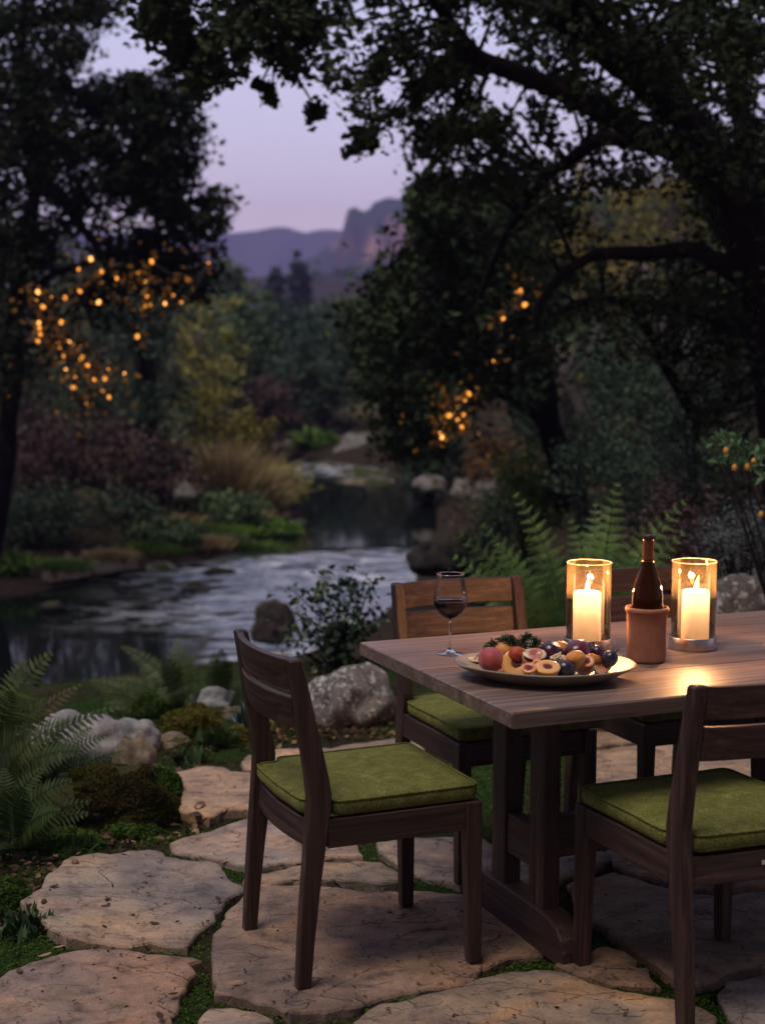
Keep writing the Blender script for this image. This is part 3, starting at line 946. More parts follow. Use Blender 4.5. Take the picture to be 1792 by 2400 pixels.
# ---- wine glass
gl = thing('wine_glass', 'stemmed wine glass half full of red wine on the table corner', 'wine glass', (0.193, 4.343, TTOP))
gl.scale = (1.04, 1.04, 1.06)
bowl = [(0.0045, 0.094), (0.012, 0.0965), (0.024, 0.103), (0.036, 0.114), (0.044, 0.127), (0.0475, 0.140), (0.0472, 0.153), (0.0445, 0.172), (0.0405, 0.195), (0.0365, 0.2185)]
MB().lathe(bowl, 48).build('bowl', GLASS, gl)
MB().lathe([(0.0365 + 0.0009 * math.cos(a), 0.2185 + 0.0009 * math.sin(a)) for a in [2 * PI * i / 8 for i in range(9)]], 48).build('rim', mat_thin_glass('rim_glass', (0.9, 0.9, 0.9), 0.25, 3.0, 1.6), gl)
solidg, nt, b = new_mat('solid_glass')
b.inputs['Base Color'].default_value = (0.95, 0.95, 0.95, 1); b.inputs['Roughness'].default_value = 0.02
b.inputs['Transmission Weight'].default_value = 1.0; b.inputs['IOR'].default_value = 1.45
MB().lathe([(0.0, 0.0003), (0.036, 0.0003), (0.0368, 0.0012), (0.034, 0.0024), (0.018, 0.0048), (0.009, 0.009), (0.0050, 0.018), (0.0038, 0.035), (0.0035, 0.060), (0.0037, 0.082), (0.0048, 0.0935), (0.0, 0.0955)], 40).build('stem', solidg, gl)
winem, nt, b = new_mat('red_wine')
b.inputs['Base Color'].default_value = (0.018, 0.001, 0.004, 1); b.inputs['Roughness'].default_value = 0.03
b.inputs['Coat Weight'].default_value = 0.5
wp = [(0.0, 0.0965)] + [(max(r - 0.0012, 0.001), z + 0.0006) for r, z in bowl[1:6]] + [(0.0462, 0.146), (0.0455, 0.1468), (0.043, 0.1463), (0.0, 0.1463)]
MB().lathe(wp, 48).build('wine', winem, gl)

# ---- two hurricane lamps with candles
WAX = bpy.data.materials.new('candle_wax'); WAX.use_nodes = True
nt = WAX.node_tree; b = nt.nodes['Principled BSDF']
b.inputs['Base Color'].default_value = (0.78, 0.62, 0.57, 1); b.inputs['Roughness'].default_value = 0.45
tr = nt.nodes.new('ShaderNodeBsdfTranslucent'); tr.inputs[0].default_value = (0.98, 0.85, 0.64, 1)
ms = nt.nodes.new('ShaderNodeMixShader'); ms.inputs[0].default_value = 0.35
nt.links.new(b.outputs[0], ms.inputs[1]); nt.links.new(tr.outputs[0], ms.inputs[2]); nt.links.new(ms.outputs[0], nt.nodes['Material Output'].inputs[0])
FLAME = bpy.data.materials.new('flame'); FLAME.use_nodes = True
nt = FLAME.node_tree; nt.nodes.clear()
fo = nt.nodes.new('ShaderNodeOutputMaterial'); em = nt.nodes.new('ShaderNodeEmission')
em.inputs[0].default_value = (1.0, 0.66, 0.26, 1); em.inputs[1].default_value = 11.0
nt.links.new(em.outputs[0], fo.inputs[0])
WICK = mat_simple('wick', [(0.3, (0.01, 0.008, 0.006)), (0.7, (0.03, 0.02, 0.015))], 80, 0.9, 0)
def lamp(px, py, llab, clab, lean, off):
    p = onz(px, py, TTOP)
    t = thing('candle_lantern', llab, 'candle holder', p, 0, 'glass candle lanterns on the table')
    H = 0.256
    MB().lathe([(0.0, 0.0005), (0.066, 0.0005), (0.0685, 0.002), (0.0690, 0.004), (0.0690, 0.036), (0.0680, 0.0375), (0.0660, 0.0375), (0.0655, 0.036), (0.0655, 0.010), (0.0, 0.009)], 64).build('metal_base', STEEL, t)
    MB().lathe([(0.0640, 0.0095), (0.0640, H)], 64).build('glass_cylinder', LAMPGLASS, t)
    rg = t.children[-1]
    MB().lathe([(0.0640 + 0.0013 * math.cos(a), H + 0.0013 * math.sin(a)) for a in [2 * PI * i / 10 for i in range(11)]], 64).build('glass_rim', mat_thin_glass('lantern_rim', (0.95, 0.85, 0.7), 0.5, 3.0, 1.7, (1, 0.85, 0.6)), rg)
    p = p + Vector((off, -0.003, 0))
    c = thing('candle', clab, 'candle', p + Vector((0, 0, 0.0105)), 0, 'ivory pillar candles')
    r, h = 0.0400, 0.160
    MB().lathe([(r - 0.003, 0.0), (r, 0.002), (r, h - 0.005), (r - 0.001, h - 0.0015), (r - 0.003, h), (r - 0.007, h - 0.0004), (r - 0.016, h - 0.004), (r - 0.026, h - 0.006), (0.0012, h - 0.0065)], 48).build('wax', WAX, c)
    MB().tube([(0, 0, h - 0.007), (0.0003, 0, h + 0.003), (0.0012, 0, h + 0.007)], [0.0011, 0.001, 0.0008], 6).build('wick', WICK, c)
    fp = [(0.0008, 0.000), (0.0042, 0.004), (0.0064, 0.010), (0.0066, 0.015), (0.0052, 0.023), (0.0031, 0.032), (0.0013, 0.040), (0.0003, 0.046)]
    n = 16
    rings = [[(rr * math.cos(2 * PI * j / n) + lean * (z / 0.043) ** 1.6, rr * math.sin(2 * PI * j / n), h - 0.002 + z) for j in range(n)] for rr, z in fp]
    f = MB().loft(rings, True, True).build('flame', FLAME, c)
    base = p + Vector((0, 0, 0.0105))
    l = bpy.data.lights.new('flame_light', 'POINT'); l.energy = 17.0; l.color = (1.0, 0.45, 0.17); l.shadow_soft_size = 0.009
    o = bpy.data.objects.new('flame_light', l); o.location = base + Vector((lean * .4, 0, h + 0.024)); COL.objects.link(o)
    l = bpy.data.lights.new('wax_light', 'POINT'); l.energy = 0.36; l.color = (1.0, 0.70, 0.40); l.shadow_soft_size = 0.008
    o = bpy.data.objects.new('wax_light', l); o.location = base + Vector((0, 0, h - 0.019)); COL.objects.link(o)
    return t
lamp(1377, 1523, 'glass cylinder candle lantern on a steel base behind the fruit platter', 'lit ivory pillar candle in the lantern behind the fruit platter', 0.0015, -0.005)
lamp(1622, 1519, 'glass cylinder candle lantern on a steel base right of the terracotta pot', 'lit ivory pillar candle in the lantern right of the terracotta pot', 0.007, 0.005)

# ---- terracotta cooler and bottle
pp = onz(1513, 1549, TTOP)
TERRA = mat_simple('terracotta', [(0.3, (0.27, 0.105, 0.058)), (0.55, (0.36, 0.155, 0.088)), (0.75, (0.44, 0.22, 0.14))], 14, 0.8, 0.25, 0.002, spec=0.25, bscale=120)
pot = thing('wine_cooler', 'round terracotta wine cooler pot holding a dark bottle', 'cooler pot', pp)
MB().lathe([(0.0, 0.0008), (0.050, 0.0008), (0.0535, 0.004), (0.0545, 0.010), (0.0555, 0.10), (0.0560, 0.137), (0.0585, 0.1395), (0.0610, 0.144), (0.0612, 0.149), (0.0595, 0.1535), (0.0565, 0.1545), (0.0535, 0.152), (0.0525, 0.146), (0.0520, 0.02), (0.0, 0.018)], 64).build('pot_body', TERRA, pot)
bo = thing('wine_bottle', 'dark brown wine bottle with orange foil neck standing in the terracotta pot', 'wine bottle', pp + Vector((0.0, 0.0, 0.0185)))
BOT, nt, b = new_mat('bottle_glass')
b.inputs['Base Color'].default_value = (0.026, 0.0065, 0.002, 1); b.inputs['Roughness'].default_value = 0.05
b.inputs['Specular IOR Level'].default_value = 0.3; b.inputs['Specular Tint'].default_value = (1.0, 0.62, 0.35, 1)
FOIL = mat_simple('foil_capsule', [(0.3, (0.16, 0.048, 0.018)), (0.7, (0.23, 0.075, 0.028))], 60, 0.34, 0.1, 0.0008)
FOIL.node_tree.nodes['Principled BSDF'].inputs['Metallic'].default_value = 0.55
MB().lathe([(0.0, 0.0005), (0.040, 0.0005), (0.0432, 0.004), (0.0435, 0.150), (0.0432, 0.162), (0.0418, 0.176), (0.0380, 0.195), (0.0320, 0.215), (0.0255, 0.233), (0.0200, 0.248), (0.0165, 0.262), (0.0150, 0.276), (0.0148, 0.282)], 48).build('bottle_body', BOT, bo)
MB().lathe([(0.0152, 0.262), (0.0166, 0.2625), (0.0158, 0.268), (0.0152, 0.30), (0.0149, 0.322), (0.0152, 0.3235)], 40).build('foil_capsule', FOIL, bo)
MB().lathe([(0.0148, 0.322), (0.0166, 0.3235), (0.0170, 0.327), (0.0170, 0.334), (0.0160, 0.3365), (0.0120, 0.3368), (0.0105, 0.334), (0.0100, 0.320), (0, 0.318)], 40).build('bottle_lip', mat_simple('lip_foil', [(0.3, (0.03, 0.012, 0.007)), (0.7, (0.05, 0.02, 0.01))], 50, 0.25, 0), bo)

# ---- platter
PLC = Vector((0.428, 4.015, TTOP)); PLR = -0.12
CER, nt, b = new_mat('speckled_stoneware')
n1 = noise(nt, 9, 5); n2 = noise(nt, 260, 2, 0.5)
c = ramp(nt, [(0.3, (0.17, 0.14, 0.11)), (0.7, (0.29, 0.245, 0.195))], n1.outputs['Fac']).outputs[0]
spk = ramp(nt, [(0.33, (0.25, 0.17, 0.11)), (0.40, (1, 1, 1))], n2.outputs['Fac'])
nt.links.new(mix(nt, 0.85, c, spk.outputs[0], 'MULTIPLY'), b.inputs['Base Color'])
b.inputs['Roughness'].default_value = 0.45
bump(nt, b, n2.outputs['Fac'], 0.15, 0.001)
pl = thing('serving_platter', 'large oval speckled stoneware platter loaded with cut fruit', 'platter', PLC, PLR)
prof = [(0.0, 0.0006), (0.60, 0.0006), (0.63, 0.002), (0.76, 0.012), (0.92, 0.030), (0.985, 0.0385), (0.998, 0.041), (1.0, 0.0435), (0.99, 0.0455), (0.975, 0.0445), (0.90, 0.036), (0.76, 0.021), (0.62, 0.0125), (0.4, 0.0105), (0.0, 0.0105)]
n = 96
rings = []
for r, z in prof:
    rings.append([(0.238 * r * math.cos(2 * PI * j / n) * (1 + 0.006 * math.sin(3 * 2 * PI * j / n + 1)), 0.172 * r * math.sin(2 * PI * j / n), z + (0.0014 * math.sin(2 * 2 * PI * j / n + 0.6) + 0.0008 * math.sin(5 * 2 * PI * j / n)) * max(0, r - 0.6) / 0.4) for j in range(n)])
MB().loft(rings, False, True).build('platter_body', CER, pl)

# ---- fruit
def mat_fruit(name, a, bcol, c=None, rough=0.4, coat=0.0, sc=12, blush=0.5, spec=0.4, fuzz=0.0):
    m, nt, b = new_mat(name)
    n1 = noise(nt, sc, 3, 0.5); n2 = noise(nt, 240, 3, 0.6)
    st = [(0.5 - 0.18 * 1, a), (0.5 + 0.1, bcol)] + ([(0.75, c)] if c else [])
    r = ramp(nt, st, n1.outputs['Fac'])
    f = ramp(nt, [(0.35, (0.8, 0.8, 0.8)), (0.65, (1.12, 1.12, 1.12))], n2.outputs['Fac'])
    nt.links.new(mix(nt, 0.6, r.outputs[0], f.outputs[0], 'MULTIPLY'), b.inputs['Base Color'])
    b.inputs['Roughness'].default_value = rough; b.inputs['Specular IOR Level'].default_value = spec
    b.inputs['Coat Weight'].default_value = coat; b.inputs['Coat Roughness'].default_value = 0.2
    b.inputs['Sheen Weight'].default_value = fuzz
    b.inputs['Subsurface Weight'].default_value = 0.0
    return m
PEACH = mat_fruit('peach_skin', (0.30, 0.022, 0.045), (0.42, 0.070, 0.055), (0.60, 0.26, 0.07), 0.55, sc=16, fuzz=0.3)
PEACH2 = mat_fruit('peach_skin_yellow', (0.55, 0.12, 0.04), (0.66, 0.28, 0.06), (0.72, 0.38, 0.08), 0.5, sc=18, fuzz=0.2)
APRI = mat_fruit('apricot_skin', (0.60, 0.21, 0.035), (0.70, 0.31, 0.060), (0.66, 0.26, 0.05), 0.5, sc=14, fuzz=0.2)
PLUM = mat_fruit('plum_skin', (0.022, 0.006, 0.016), (0.055, 0.010, 0.030), (0.12, 0.020, 0.035), 0.28, 0.4, sc=15)
PLUMR = mat_fruit('red_plum_skin', (0.06, 0.008, 0.020), (0.12, 0.014, 0.030), (0.22, 0.04, 0.035), 0.28, 0.4, sc=15)
PLUMB = mat_fruit('blue_plum_skin', (0.010, 0.007, 0.016), (0.020, 0.014, 0.032), (0.055, 0.05, 0.085), 0.32, 0.3, sc=18)
FIGS = mat_fruit('fig_skin', (0.018, 0.010, 0.012), (0.04, 0.022, 0.020), (0.10, 0.07, 0.035), 0.5, sc=20)
FIGY = mat_fruit('pale_fig_skin', (0.26, 0.17, 0.05), (0.38, 0.25, 0.07), (0.45, 0.30, 0.10), 0.55, sc=20)
ORANGEC = mat_fruit('dried_apricot', (0.50, 0.16, 0.03), (0.62, 0.26, 0.06), (0.70, 0.36, 0.13), 0.55, sc=40)
def mat_cut(name, rings_, seeds_=None, seedcol=(0.7, 0.5, 0.3), rough=0.22):
    """flesh coloured by distance from the middle of the cut (object space)"""
    m, nt, b = new_mat(name)
    t = nt.nodes.new('ShaderNodeTexCoord')
    ln = nt.nodes.new('ShaderNodeVectorMath'); ln.operation = 'LENGTH'
    nt.links.new(t.outputs['Object'], ln.inputs[0])
    nz = noise(nt, 90, 4, 0.6)
    ma = nt.nodes.new('ShaderNodeMath'); ma.operation = 'MULTIPLY_ADD'; ma.inputs[1].default_value = 0.008; ma.inputs[2].default_value = -0.004
    nt.links.new(nz.outputs['Fac'], ma.inputs[0])
    ad = nt.nodes.new('ShaderNodeMath'); nt.links.new(ln.outputs['Value'], ad.inputs[0]); nt.links.new(ma.outputs[0], ad.inputs[1])
    sc = nt.nodes.new('ShaderNodeMath'); sc.operation = 'MULTIPLY'; sc.inputs[1].default_value = 25.0
    nt.links.new(ad.outputs[0], sc.inputs[0])
    r = ramp(nt, rings_, sc.outputs[0])
    c = r.outputs[0]
    if seeds_:
        v = nt.nodes.new('ShaderNodeTexVoronoi'); v.inputs['Scale'].default_value = 420
        nt.links.new(t.outputs['Object'], v.inputs['Vector'])
        sr = ramp(nt, [(0.22, (1, 1, 1)), (0.34, (0, 0, 0))], v.outputs['Distance'])
        gate = ramp(nt, [(seeds_ - 0.1, (1, 1, 1)), (seeds_, (0, 0, 0))], sc.outputs[0])
        f = mix(nt, 1.0, sr.outputs[0], gate.outputs[0], 'MULTIPLY')
        c = mix(nt, f, c, seedcol)
    nt.links.new(c, b.inputs['Base Color'])
    b.inputs['Roughness'].default_value = rough
    b.inputs['Specular IOR Level'].default_value = 0.5
    bump(nt, b, nz.outputs['Fac'], 0.3, 0.002)
    return m
PFLESH = mat_cut('peach_flesh', [(0.0, (0.20, 0.02, 0.02)), (0.30, (0.42, 0.06, 0.03)), (0.40, (0.72, 0.34, 0.10)), (0.75, (0.76, 0.40, 0.13)), (0.95, (0.72, 0.30, 0.08))])
PPIT = mat_simple('peach_stone_hollow', [(0.3, (0.03, 0.005, 0.005)), (0.7, (0.15, 0.025, 0.02))], 150, 0.6, 0.8, 0.004)
FFLESH = mat_cut('fig_flesh', [(0.0, (0.36, 0.075, 0.07)), (0.30, (0.42, 0.12, 0.10)), (0.46, (0.52, 0.22, 0.16)), (0.56, (0.72, 0.56, 0.36)), (0.75, (0.66, 0.50, 0.28))], 0.52, (0.72, 0.42, 0.26))
FFLESH2 = mat_cut('pale_fig_flesh', [(0.0, (0.45, 0.12, 0.09)), (0.34, (0.52, 0.18, 0.11)), (0.5, (0.66, 0.38, 0.18)), (0.62, (0.70, 0.46, 0.18)), (0.8, (0.62, 0.40, 0.14))], 0.5, (0.76, 0.48, 0.28))
PALE = mat_simple('pale_flesh', [(0.3, (0.46, 0.33, 0.20)), (0.7, (0.66, 0.52, 0.34))], 60, 0.5, 0.5, 0.003)
STEMM = mat_simple('fruit_stem', [(0.3, (0.05, 0.03, 0.015)), (0.7, (0.11, 0.07, 0.035))], 60, 0.8, 0.2)

def frame_to(nrm, roll=0.0):
    q = Vector(nrm).normalized().to_track_quat('Z', 'Y')
    return q @ Matrix.Rotation(roll, 3, 'Z').to_quaternion()

def globe(r, sq=(1, 1, 1), crease=0.0, dimple=0.0, n=40, m_=24, point=0.0, wr=0.0, seed=0):
    mb = MB(); rings = []
    for i in range(m_ + 1):
        th = PI * i / m_
        row = []
        for j in range(n):
            ph = 2 * PI * j / n
            rr = r * (1 - crease * math.exp(-((ph - PI) / 0.28) ** 2) * math.sin(th))
            rr *= 1 - dimple * math.exp(-(th / 0.36) ** 2)
            rr *= 1 + point * math.exp(-((PI - th) / 0.35) ** 2)
            d = Vector((math.sin(th) * math.cos(ph), math.sin(th) * math.sin(ph), math.cos(th)))
            rr *= 1 + wr * mnoise.noise(d * 2.2 + Vector((seed, 0, 0))) + wr * 0.6 * mnoise.noise(d * 6 + Vector((seed, 3, 0)))
            row.append((d.x * rr * sq[0], d.y * rr * sq[1], d.z * rr * sq[2]))
        rings.append(row)
    return mb.loft(rings, False, True)

def half(r, sq=(1, 1, 0.9), elong=0.0, n=44, m_=12):
    """a cut fruit: skin bowl below, flat cut at z=0 facing +z; elong stretches one end like a fig neck"""
    mb = MB(); rings = []
    for i in range(m_ + 1):
        th = PI / 2 * i / m_
        row = []
        for j in range(n):
            ph = 2 * PI * j / n
            k = 1 + elong * max(0, math.cos(ph)) ** 3
            nar = 1 - 0.35 * elong * max(0, math.cos(ph)) ** 2
            row.append((math.cos(th) * math.cos(ph) * r * sq[0] * k, math.cos(th) * math.sin(ph) * r * sq[1] * nar, -math.sin(th) * r * sq[2]))
        rings.append(row)
    rim = rings[0]
    face = MB()
    fr = []
    for s, z in ((1.0, 0.0), (0.985, 0.0012), (0.95, 0.0022), (0.88, 0.0030), (0.7, 0.0036), (0.5, 0.0030), (0.3, 0.0012), (0.12, 0.0004), (0.0, 0.0)):
        fr.append([(x * s, y * s, z) for x, y, _ in rim])
    face.loft(fr, False, True)
    return mb.loft(rings, False, True), face

def fpos(cx, cy, r, dz=0.0, Yfix=None):
    px, py = 1060 + .26634 * cx, 1480 + .26634 * cy
    if Yfix is not None: return at(px, py, Yfix)
    return onz(px, py, TTOP + 0.016 + r + dz)

def whole(name, label, cat, cx, cy, r, mat, sq=(1, 1, 1), rot=(0, 0, 0), Yfix=None, stem=False, group=None, **k):
    t = thing(name, label, cat, fpos(cx, cy, r * sq[2] * 0.95, 0, Yfix))
    t.rotation_euler = rot
    globe(r, sq, **k).build('skin', mat, t)
    if stem:
        MB().tube([(0, 0, r * sq[2] * 0.93), (0.001, 0.001, r * sq[2] + 0.006), (0.004, 0.001, r * sq[2] + 0.013)], [0.002, 0.0016, 0.002], 7).build('stem', STEMM, t)
    return t

def cut(name, label, cat, cx, cy, r, skin, flesh, nrm, sq=(1, 1, 0.9), elong=0.0, roll=0.0, pit=None, Yfix=None, lift=None):
    t = thing(name, label, cat, fpos(cx, cy, r * 0.75 if lift is None else lift, 0, Yfix))
    t.rotation_mode = 'QUATERNION'; t.rotation_quaternion = frame_to(nrm, roll)
    a, b = half(r, sq, elong)
    a.build('skin', skin, t); b.build('cut_face', flesh, t)
    if pit:
        mb = MB(); rings = []
        for i in range(9):
            th = PI / 2 * i / 8
            rings.append([(math.cos(th) * math.cos(ph) * pit * (1 + 0.10 * math.sin(5 * ph)), math.cos(th) * math.sin(ph) * pit * 0.82 * (1 + 0.08 * math.sin(7 * ph + 1)), 0.0018 + math.sin(th) * pit * 0.16 * (1 + 0.4 * math.sin(4 * ph + i))) for ph in [2 * PI * j / 28 for j in range(28)]])
        mb.loft(rings, False, True).build('stone_hollow', PPIT, t)
    return t

k_ = 1.09 * .26634 / 2 / F_PX * 4.05
CAMN = Vector((-0.10, -0.97, 0.25))
whole('peach', 'whole pink blushed peach, the largest red fruit at the platter left', 'peach', 340, 245, 220 * k_, PEACH, (1, 1, 0.94), (0.15, 0.1, 0.4), crease=0.05, dimple=0.14)
whole('apricot', 'smooth yellow apricot behind the pink peach, under the rosemary', 'apricot', 460, 170, 175 * k_, APRI, (1, 1, 0.9), (0.2, 0.3, 1.2), Yfix=4.075, crease=0.04, dimple=0.08)
cut('peach_half', 'halved peach with a dark red stone hollow facing the camera', 'peach half', 562, 280, 248 * k_, PEACH, PFLESH, (-0.05, -0.90, 0.45), (1, 0.97, 0.8), pit=0.0135, lift=0.026)
whole('apricot_piece', 'small red orange apricot piece behind the halved peach with dark hollow', 'apricot', 570, 200, 145 * k_, mat_fruit('red_apricot', (0.34, 0.03, 0.015), (0.48, 0.085, 0.025), (0.56, 0.16, 0.04), 0.5, sc=40), (1, 0.9, 0.85), (0.4, 0.2, 0), Yfix=4.02, wr=0.12, seed=3)
cut('fig_half', 'halved fig with pink cut face lying up, topmost in the middle of the heap', 'fig half', 728, 200, 175 * k_, FIGS, FFLESH, (0.03, -0.62, 0.78), (1.02, 0.72, 0.75), 0.18, PI * 0.98, Yfix=3.985)
whole('plum', 'round purple plum behind the topmost fig half', 'plum', 865, 190, 205 * k_, PLUM, (1, 0.95, 0.95), (0.3, 0.5, 0.2), Yfix=4.06, crease=0.04, dimple=0.10)
whole('peach', 'yellow and red peach at the back, behind the purple plum', 'peach', 945, 160, 160 * k_, PEACH2, (1, 1, 0.95), (0.2, 0.6, 2.2), Yfix=4.115, crease=0.05, dimple=0.1)
whole('plum', 'large dark red plum above the wrinkled apricot', 'plum', 1100, 178, 240 * k_, PLUMR, (1, 0.9, 0.82), (0.2, -0.3, 0.5), Yfix=4.065, crease=0.04, dimple=0.08)
whole('apricot', 'wrinkled pale orange apricot in front of the dark red plum', 'apricot', 1080, 240, 168 * k_, APRI, (1, 1, 0.82), (0.2, 0.5, 2.6), Yfix=3.965, crease=0.10, dimple=0.10, wr=0.04)
cut('peach_half', 'orange peach half lying on its side with a ragged open stone hollow', 'peach half', 835, 312, 205 * k_, APRI, PFLESH, (0.12, -0.35, 0.93), (1.12, 0.9, 0.95), pit=0.012, Yfix=3.905, roll=0.4)
cut('peach_half', 'small peach wedge leaning behind the ragged orange peach half', 'peach half', 745, 305, 150 * k_, PEACH2, PFLESH, (0.25, -0.62, 0.74), (1, 0.6, 0.9), Yfix=3.93, roll=1.2)
whole('plum', 'small blue black plum at the front between peach half and fig half', 'plum', 990, 330, 172 * k_, PLUMB, (1, 1, 0.95), (0.2, 0.2, 0), crease=0.03, dimple=0.08)
cut('fig_half', 'halved dark fig with pink face at the front right', 'fig half', 1165, 312, 165 * k_, FIGS, FFLESH, (-0.06, -0.86, 0.50), (1.02, 0.80, 0.85), 0.18, PI * 0.07, lift=0.019)
cut('fig_half', 'halved pale skinned fig leaning at the right end of the fruit heap', 'fig half', 1318, 308, 158 * k_, FIGY, FFLESH2, (0.12, -0.80, 0.58), (1.08, 0.76, 0.9), 0.22, 0.55, lift=0.020)
whole('fig', 'whole blue black fig at the far right of the heap', 'fig', 1380, 240, 128 * k_, PLUMB, (1, 1, 1.15), (0.3, 0.6, 0), Yfix=4.0, stem=True)
whole('fig', 'small purple fig tucked at the back between red plum and right fig', 'fig', 1275, 188, 120 * k_, PLUM, (1, 1, 1.1), (0.2, -0.5, 0), Yfix=4.08, stem=True)
whole('peach_slice', 'pale pink peach slice at the back between rosemary and purple plum', 'peach slice', 760, 140, 100 * k_, PEACH2, (1, 0.6, 0.9), (0.5, 0.3, 0.5), Yfix=4.12, wr=0.08, seed=5)
whole('dried_apricot', 'wrinkled orange dried fruit wedge beside the right fig', 'dried apricot', 1235, 238, 120 * k_, ORANGEC, (1.25, 0.6, 0.62), (0.2, 0.2, 0.2), Yfix=4.0, wr=0.28, seed=9)
whole('walnut', 'pale crumpled walnut piece in the middle of the heap', 'walnut', 925, 240, 115 * k_, PALE, (1.1, 0.7, 0.72), (0.2, 0, 0.5), Yfix=3.985, wr=0.42, seed=1)
cut('fig_half', 'small fig half lying face up behind the blue black plum', 'fig half', 1010, 268, 110 * k_, FIGS, FFLESH, (0.1, -0.55, 0.83), (1.05, 0.75, 0.8), 0.18, 2.0, Yfix=3.955)
cut('apricot_half', 'apricot half with orange face between the dark hollow peach and the peach wedge', 'apricot half', 672, 322, 120 * k_, APRI, PFLESH, (-0.15, -0.6, 0.78), (1, 0.9, 0.8), pit=0.006, Yfix=3.885)
cut('fig_half', 'fig half standing on edge between red apricot piece and topmost fig', 'fig half', 655, 232, 120 * k_, FIGS, FFLESH, (0.35, -0.85, 0.35), (1.0, 0.75, 0.8), 0.2, 1.4, Yfix=3.985)
cut('plum_half', 'plum half with golden cut face above the right dark fig half', 'plum half', 1180, 262, 125 * k_, PLUMR, PFLESH, (-0.1, -0.7, 0.7), (1, 0.9, 0.8), pit=0.007, Yfix=3.975)
t = thing('fig_quarter', 'dark fig wedge with pale cut top and long stem at the left end', 'fig wedge', fpos(200, 250, 0.018))
t.rotation_euler = (0.2, 0.1, 0.3)
a, b_ = half(0.021, (1.05, 0.8, 1.0)); a.build('skin', FIGS, t); b_.build('cut_face', PALE, t)
MB().tube([(-0.004, 0.0, 0.001), (0.002, 0.0, 0.010), (0.010, 0, 0.018), (0.015, 0, 0.021)], [0.0014, 0.0013, 0.0013, 0.002], 7).build('stem', STEMM, t)

# ---- rosemary
ROSE = mat_leaf('rosemary_leaf', [(0.0, (0.010, 0.016, 0.008)), (0.5, (0.028, 0.042, 0.018)), (1.0, (0.065, 0.080, 0.040))], 0.6)
ros = thing('rosemary', 'tangled sprig of green rosemary laid across the back of the fruit', 'herb sprig', (0, 0, 0))
Vl, Fl, Tl = [], [], []
stems = MB()
for i in range(7):
    c0 = (690 - 30 * i, 165 - 6 * i); c1 = (390 + 22 * i, 60 + 14 * i - (30 if i == 3 else 0))
    if i == 0: c0, c1 = (420, 120), (295, 160)
    if i == 6: c0, c1 = (600, 130), (660, 55)
    if i == 5: c0, c1 = (700, 170), (735, 110)
    pts = []
    for s in [j / 10 for j in range(11)]:
        x = c0[0] + (c1[0] - c0[0]) * s; y = c0[1] + (c1[1] - c0[1]) * s - math.sin(s * PI) * 30
        p = at(1060 + .26634 * x, 1480 + .26634 * y, 4.075 + 0.03 * math.sin(i * 2.1) + 0.015 * s)
        pts.append(p)
    stems.tube(pts, [0.0014] * 11, 5)
    for j in range(95):
        s = R.random(); q = s * 10; a = pts[int(q)]; b2 = pts[min(int(q) + 1, 10)]
        p = a.lerp(b2, q - int(q)); d = (pts[-1] - pts[0]).normalized()
        rd = Vector((R.gauss(0, 1), R.gauss(0, 1), R.gauss(0, 1))).normalized()
        dr = (d * 0.8 + rd).normalized(); L = R.uniform(0.013, 0.024)
        sd_ = dr.cross(Vector((0, -1, 0.2))).normalized() * 0.0014
        bse = len(Vl)
        Vl += [p - sd_, p + sd_, p + dr * L * .6 + sd_ + rd * 0.001, p + dr * L, p + dr * L * .6 - sd_ + rd * 0.001]
        Fl += [(bse, bse + 1, bse + 2, bse + 2), (bse, bse + 2, bse + 3, bse + 4)]
        tt = R.random(); Tl += [tt, tt]
stems.build('sprig_stem', STEMM, ros)
Fl = [(a, b, c, d) for a, b, c, d in Fl]
me_v = np.array(Vl)
tri = []
tn = []
for f, tv in zip(Fl, Tl):
    if f[2] == f[3]: tri.append(f[:3]); tn.append(tv)
    else:
        tri.append((f[0], f[1], f[2])); tri.append((f[0], f[2], f[3])); tn += [tv, tv]
np_obj('needles', me_v, np.array(tri), ROSE, ros, tn)

# ================================================================== PLANTS AND ROCKS NEAR THE PATIO
FERN = mat_leaf('fern_green', [(0.0, (0.0207, 0.0391, 0.0115)), (0.5, (0.0598, 0.0920, 0.0276)), (1.0, (0.1323, 0.1610, 0.0575))], 0.55, 0.25)
FERND = mat_leaf('fern_dark', [(0.0, (0.012, 0.024, 0.006)), (0.5, (0.030, 0.055, 0.013)), (1.0, (0.065, 0.095, 0.028))], 0.6, 0.2, 0.15)
FERNB = mat_leaf('fern_bronze', [(0.0, (0.047, 0.030, 0.008)), (0.5, (0.101, 0.081, 0.019)), (1.0, (0.149, 0.135, 0.041))], 0.6, 0.25)
FERNL = mat_leaf('fern_lit', [(0.0, (0.0490, 0.1050, 0.0280)), (0.5, (0.1190, 0.2100, 0.0588)), (1.0, (0.2100, 0.3220, 0.1050))], 0.5, 0.2)  # lit copy of fern green, candle glow put into its colour
STALK = mat_simple('fern_stalk', [(0.3, (0.03, 0.025, 0.01)), (0.7, (0.06, 0.05, 0.02))], 40, 0.7, 0)

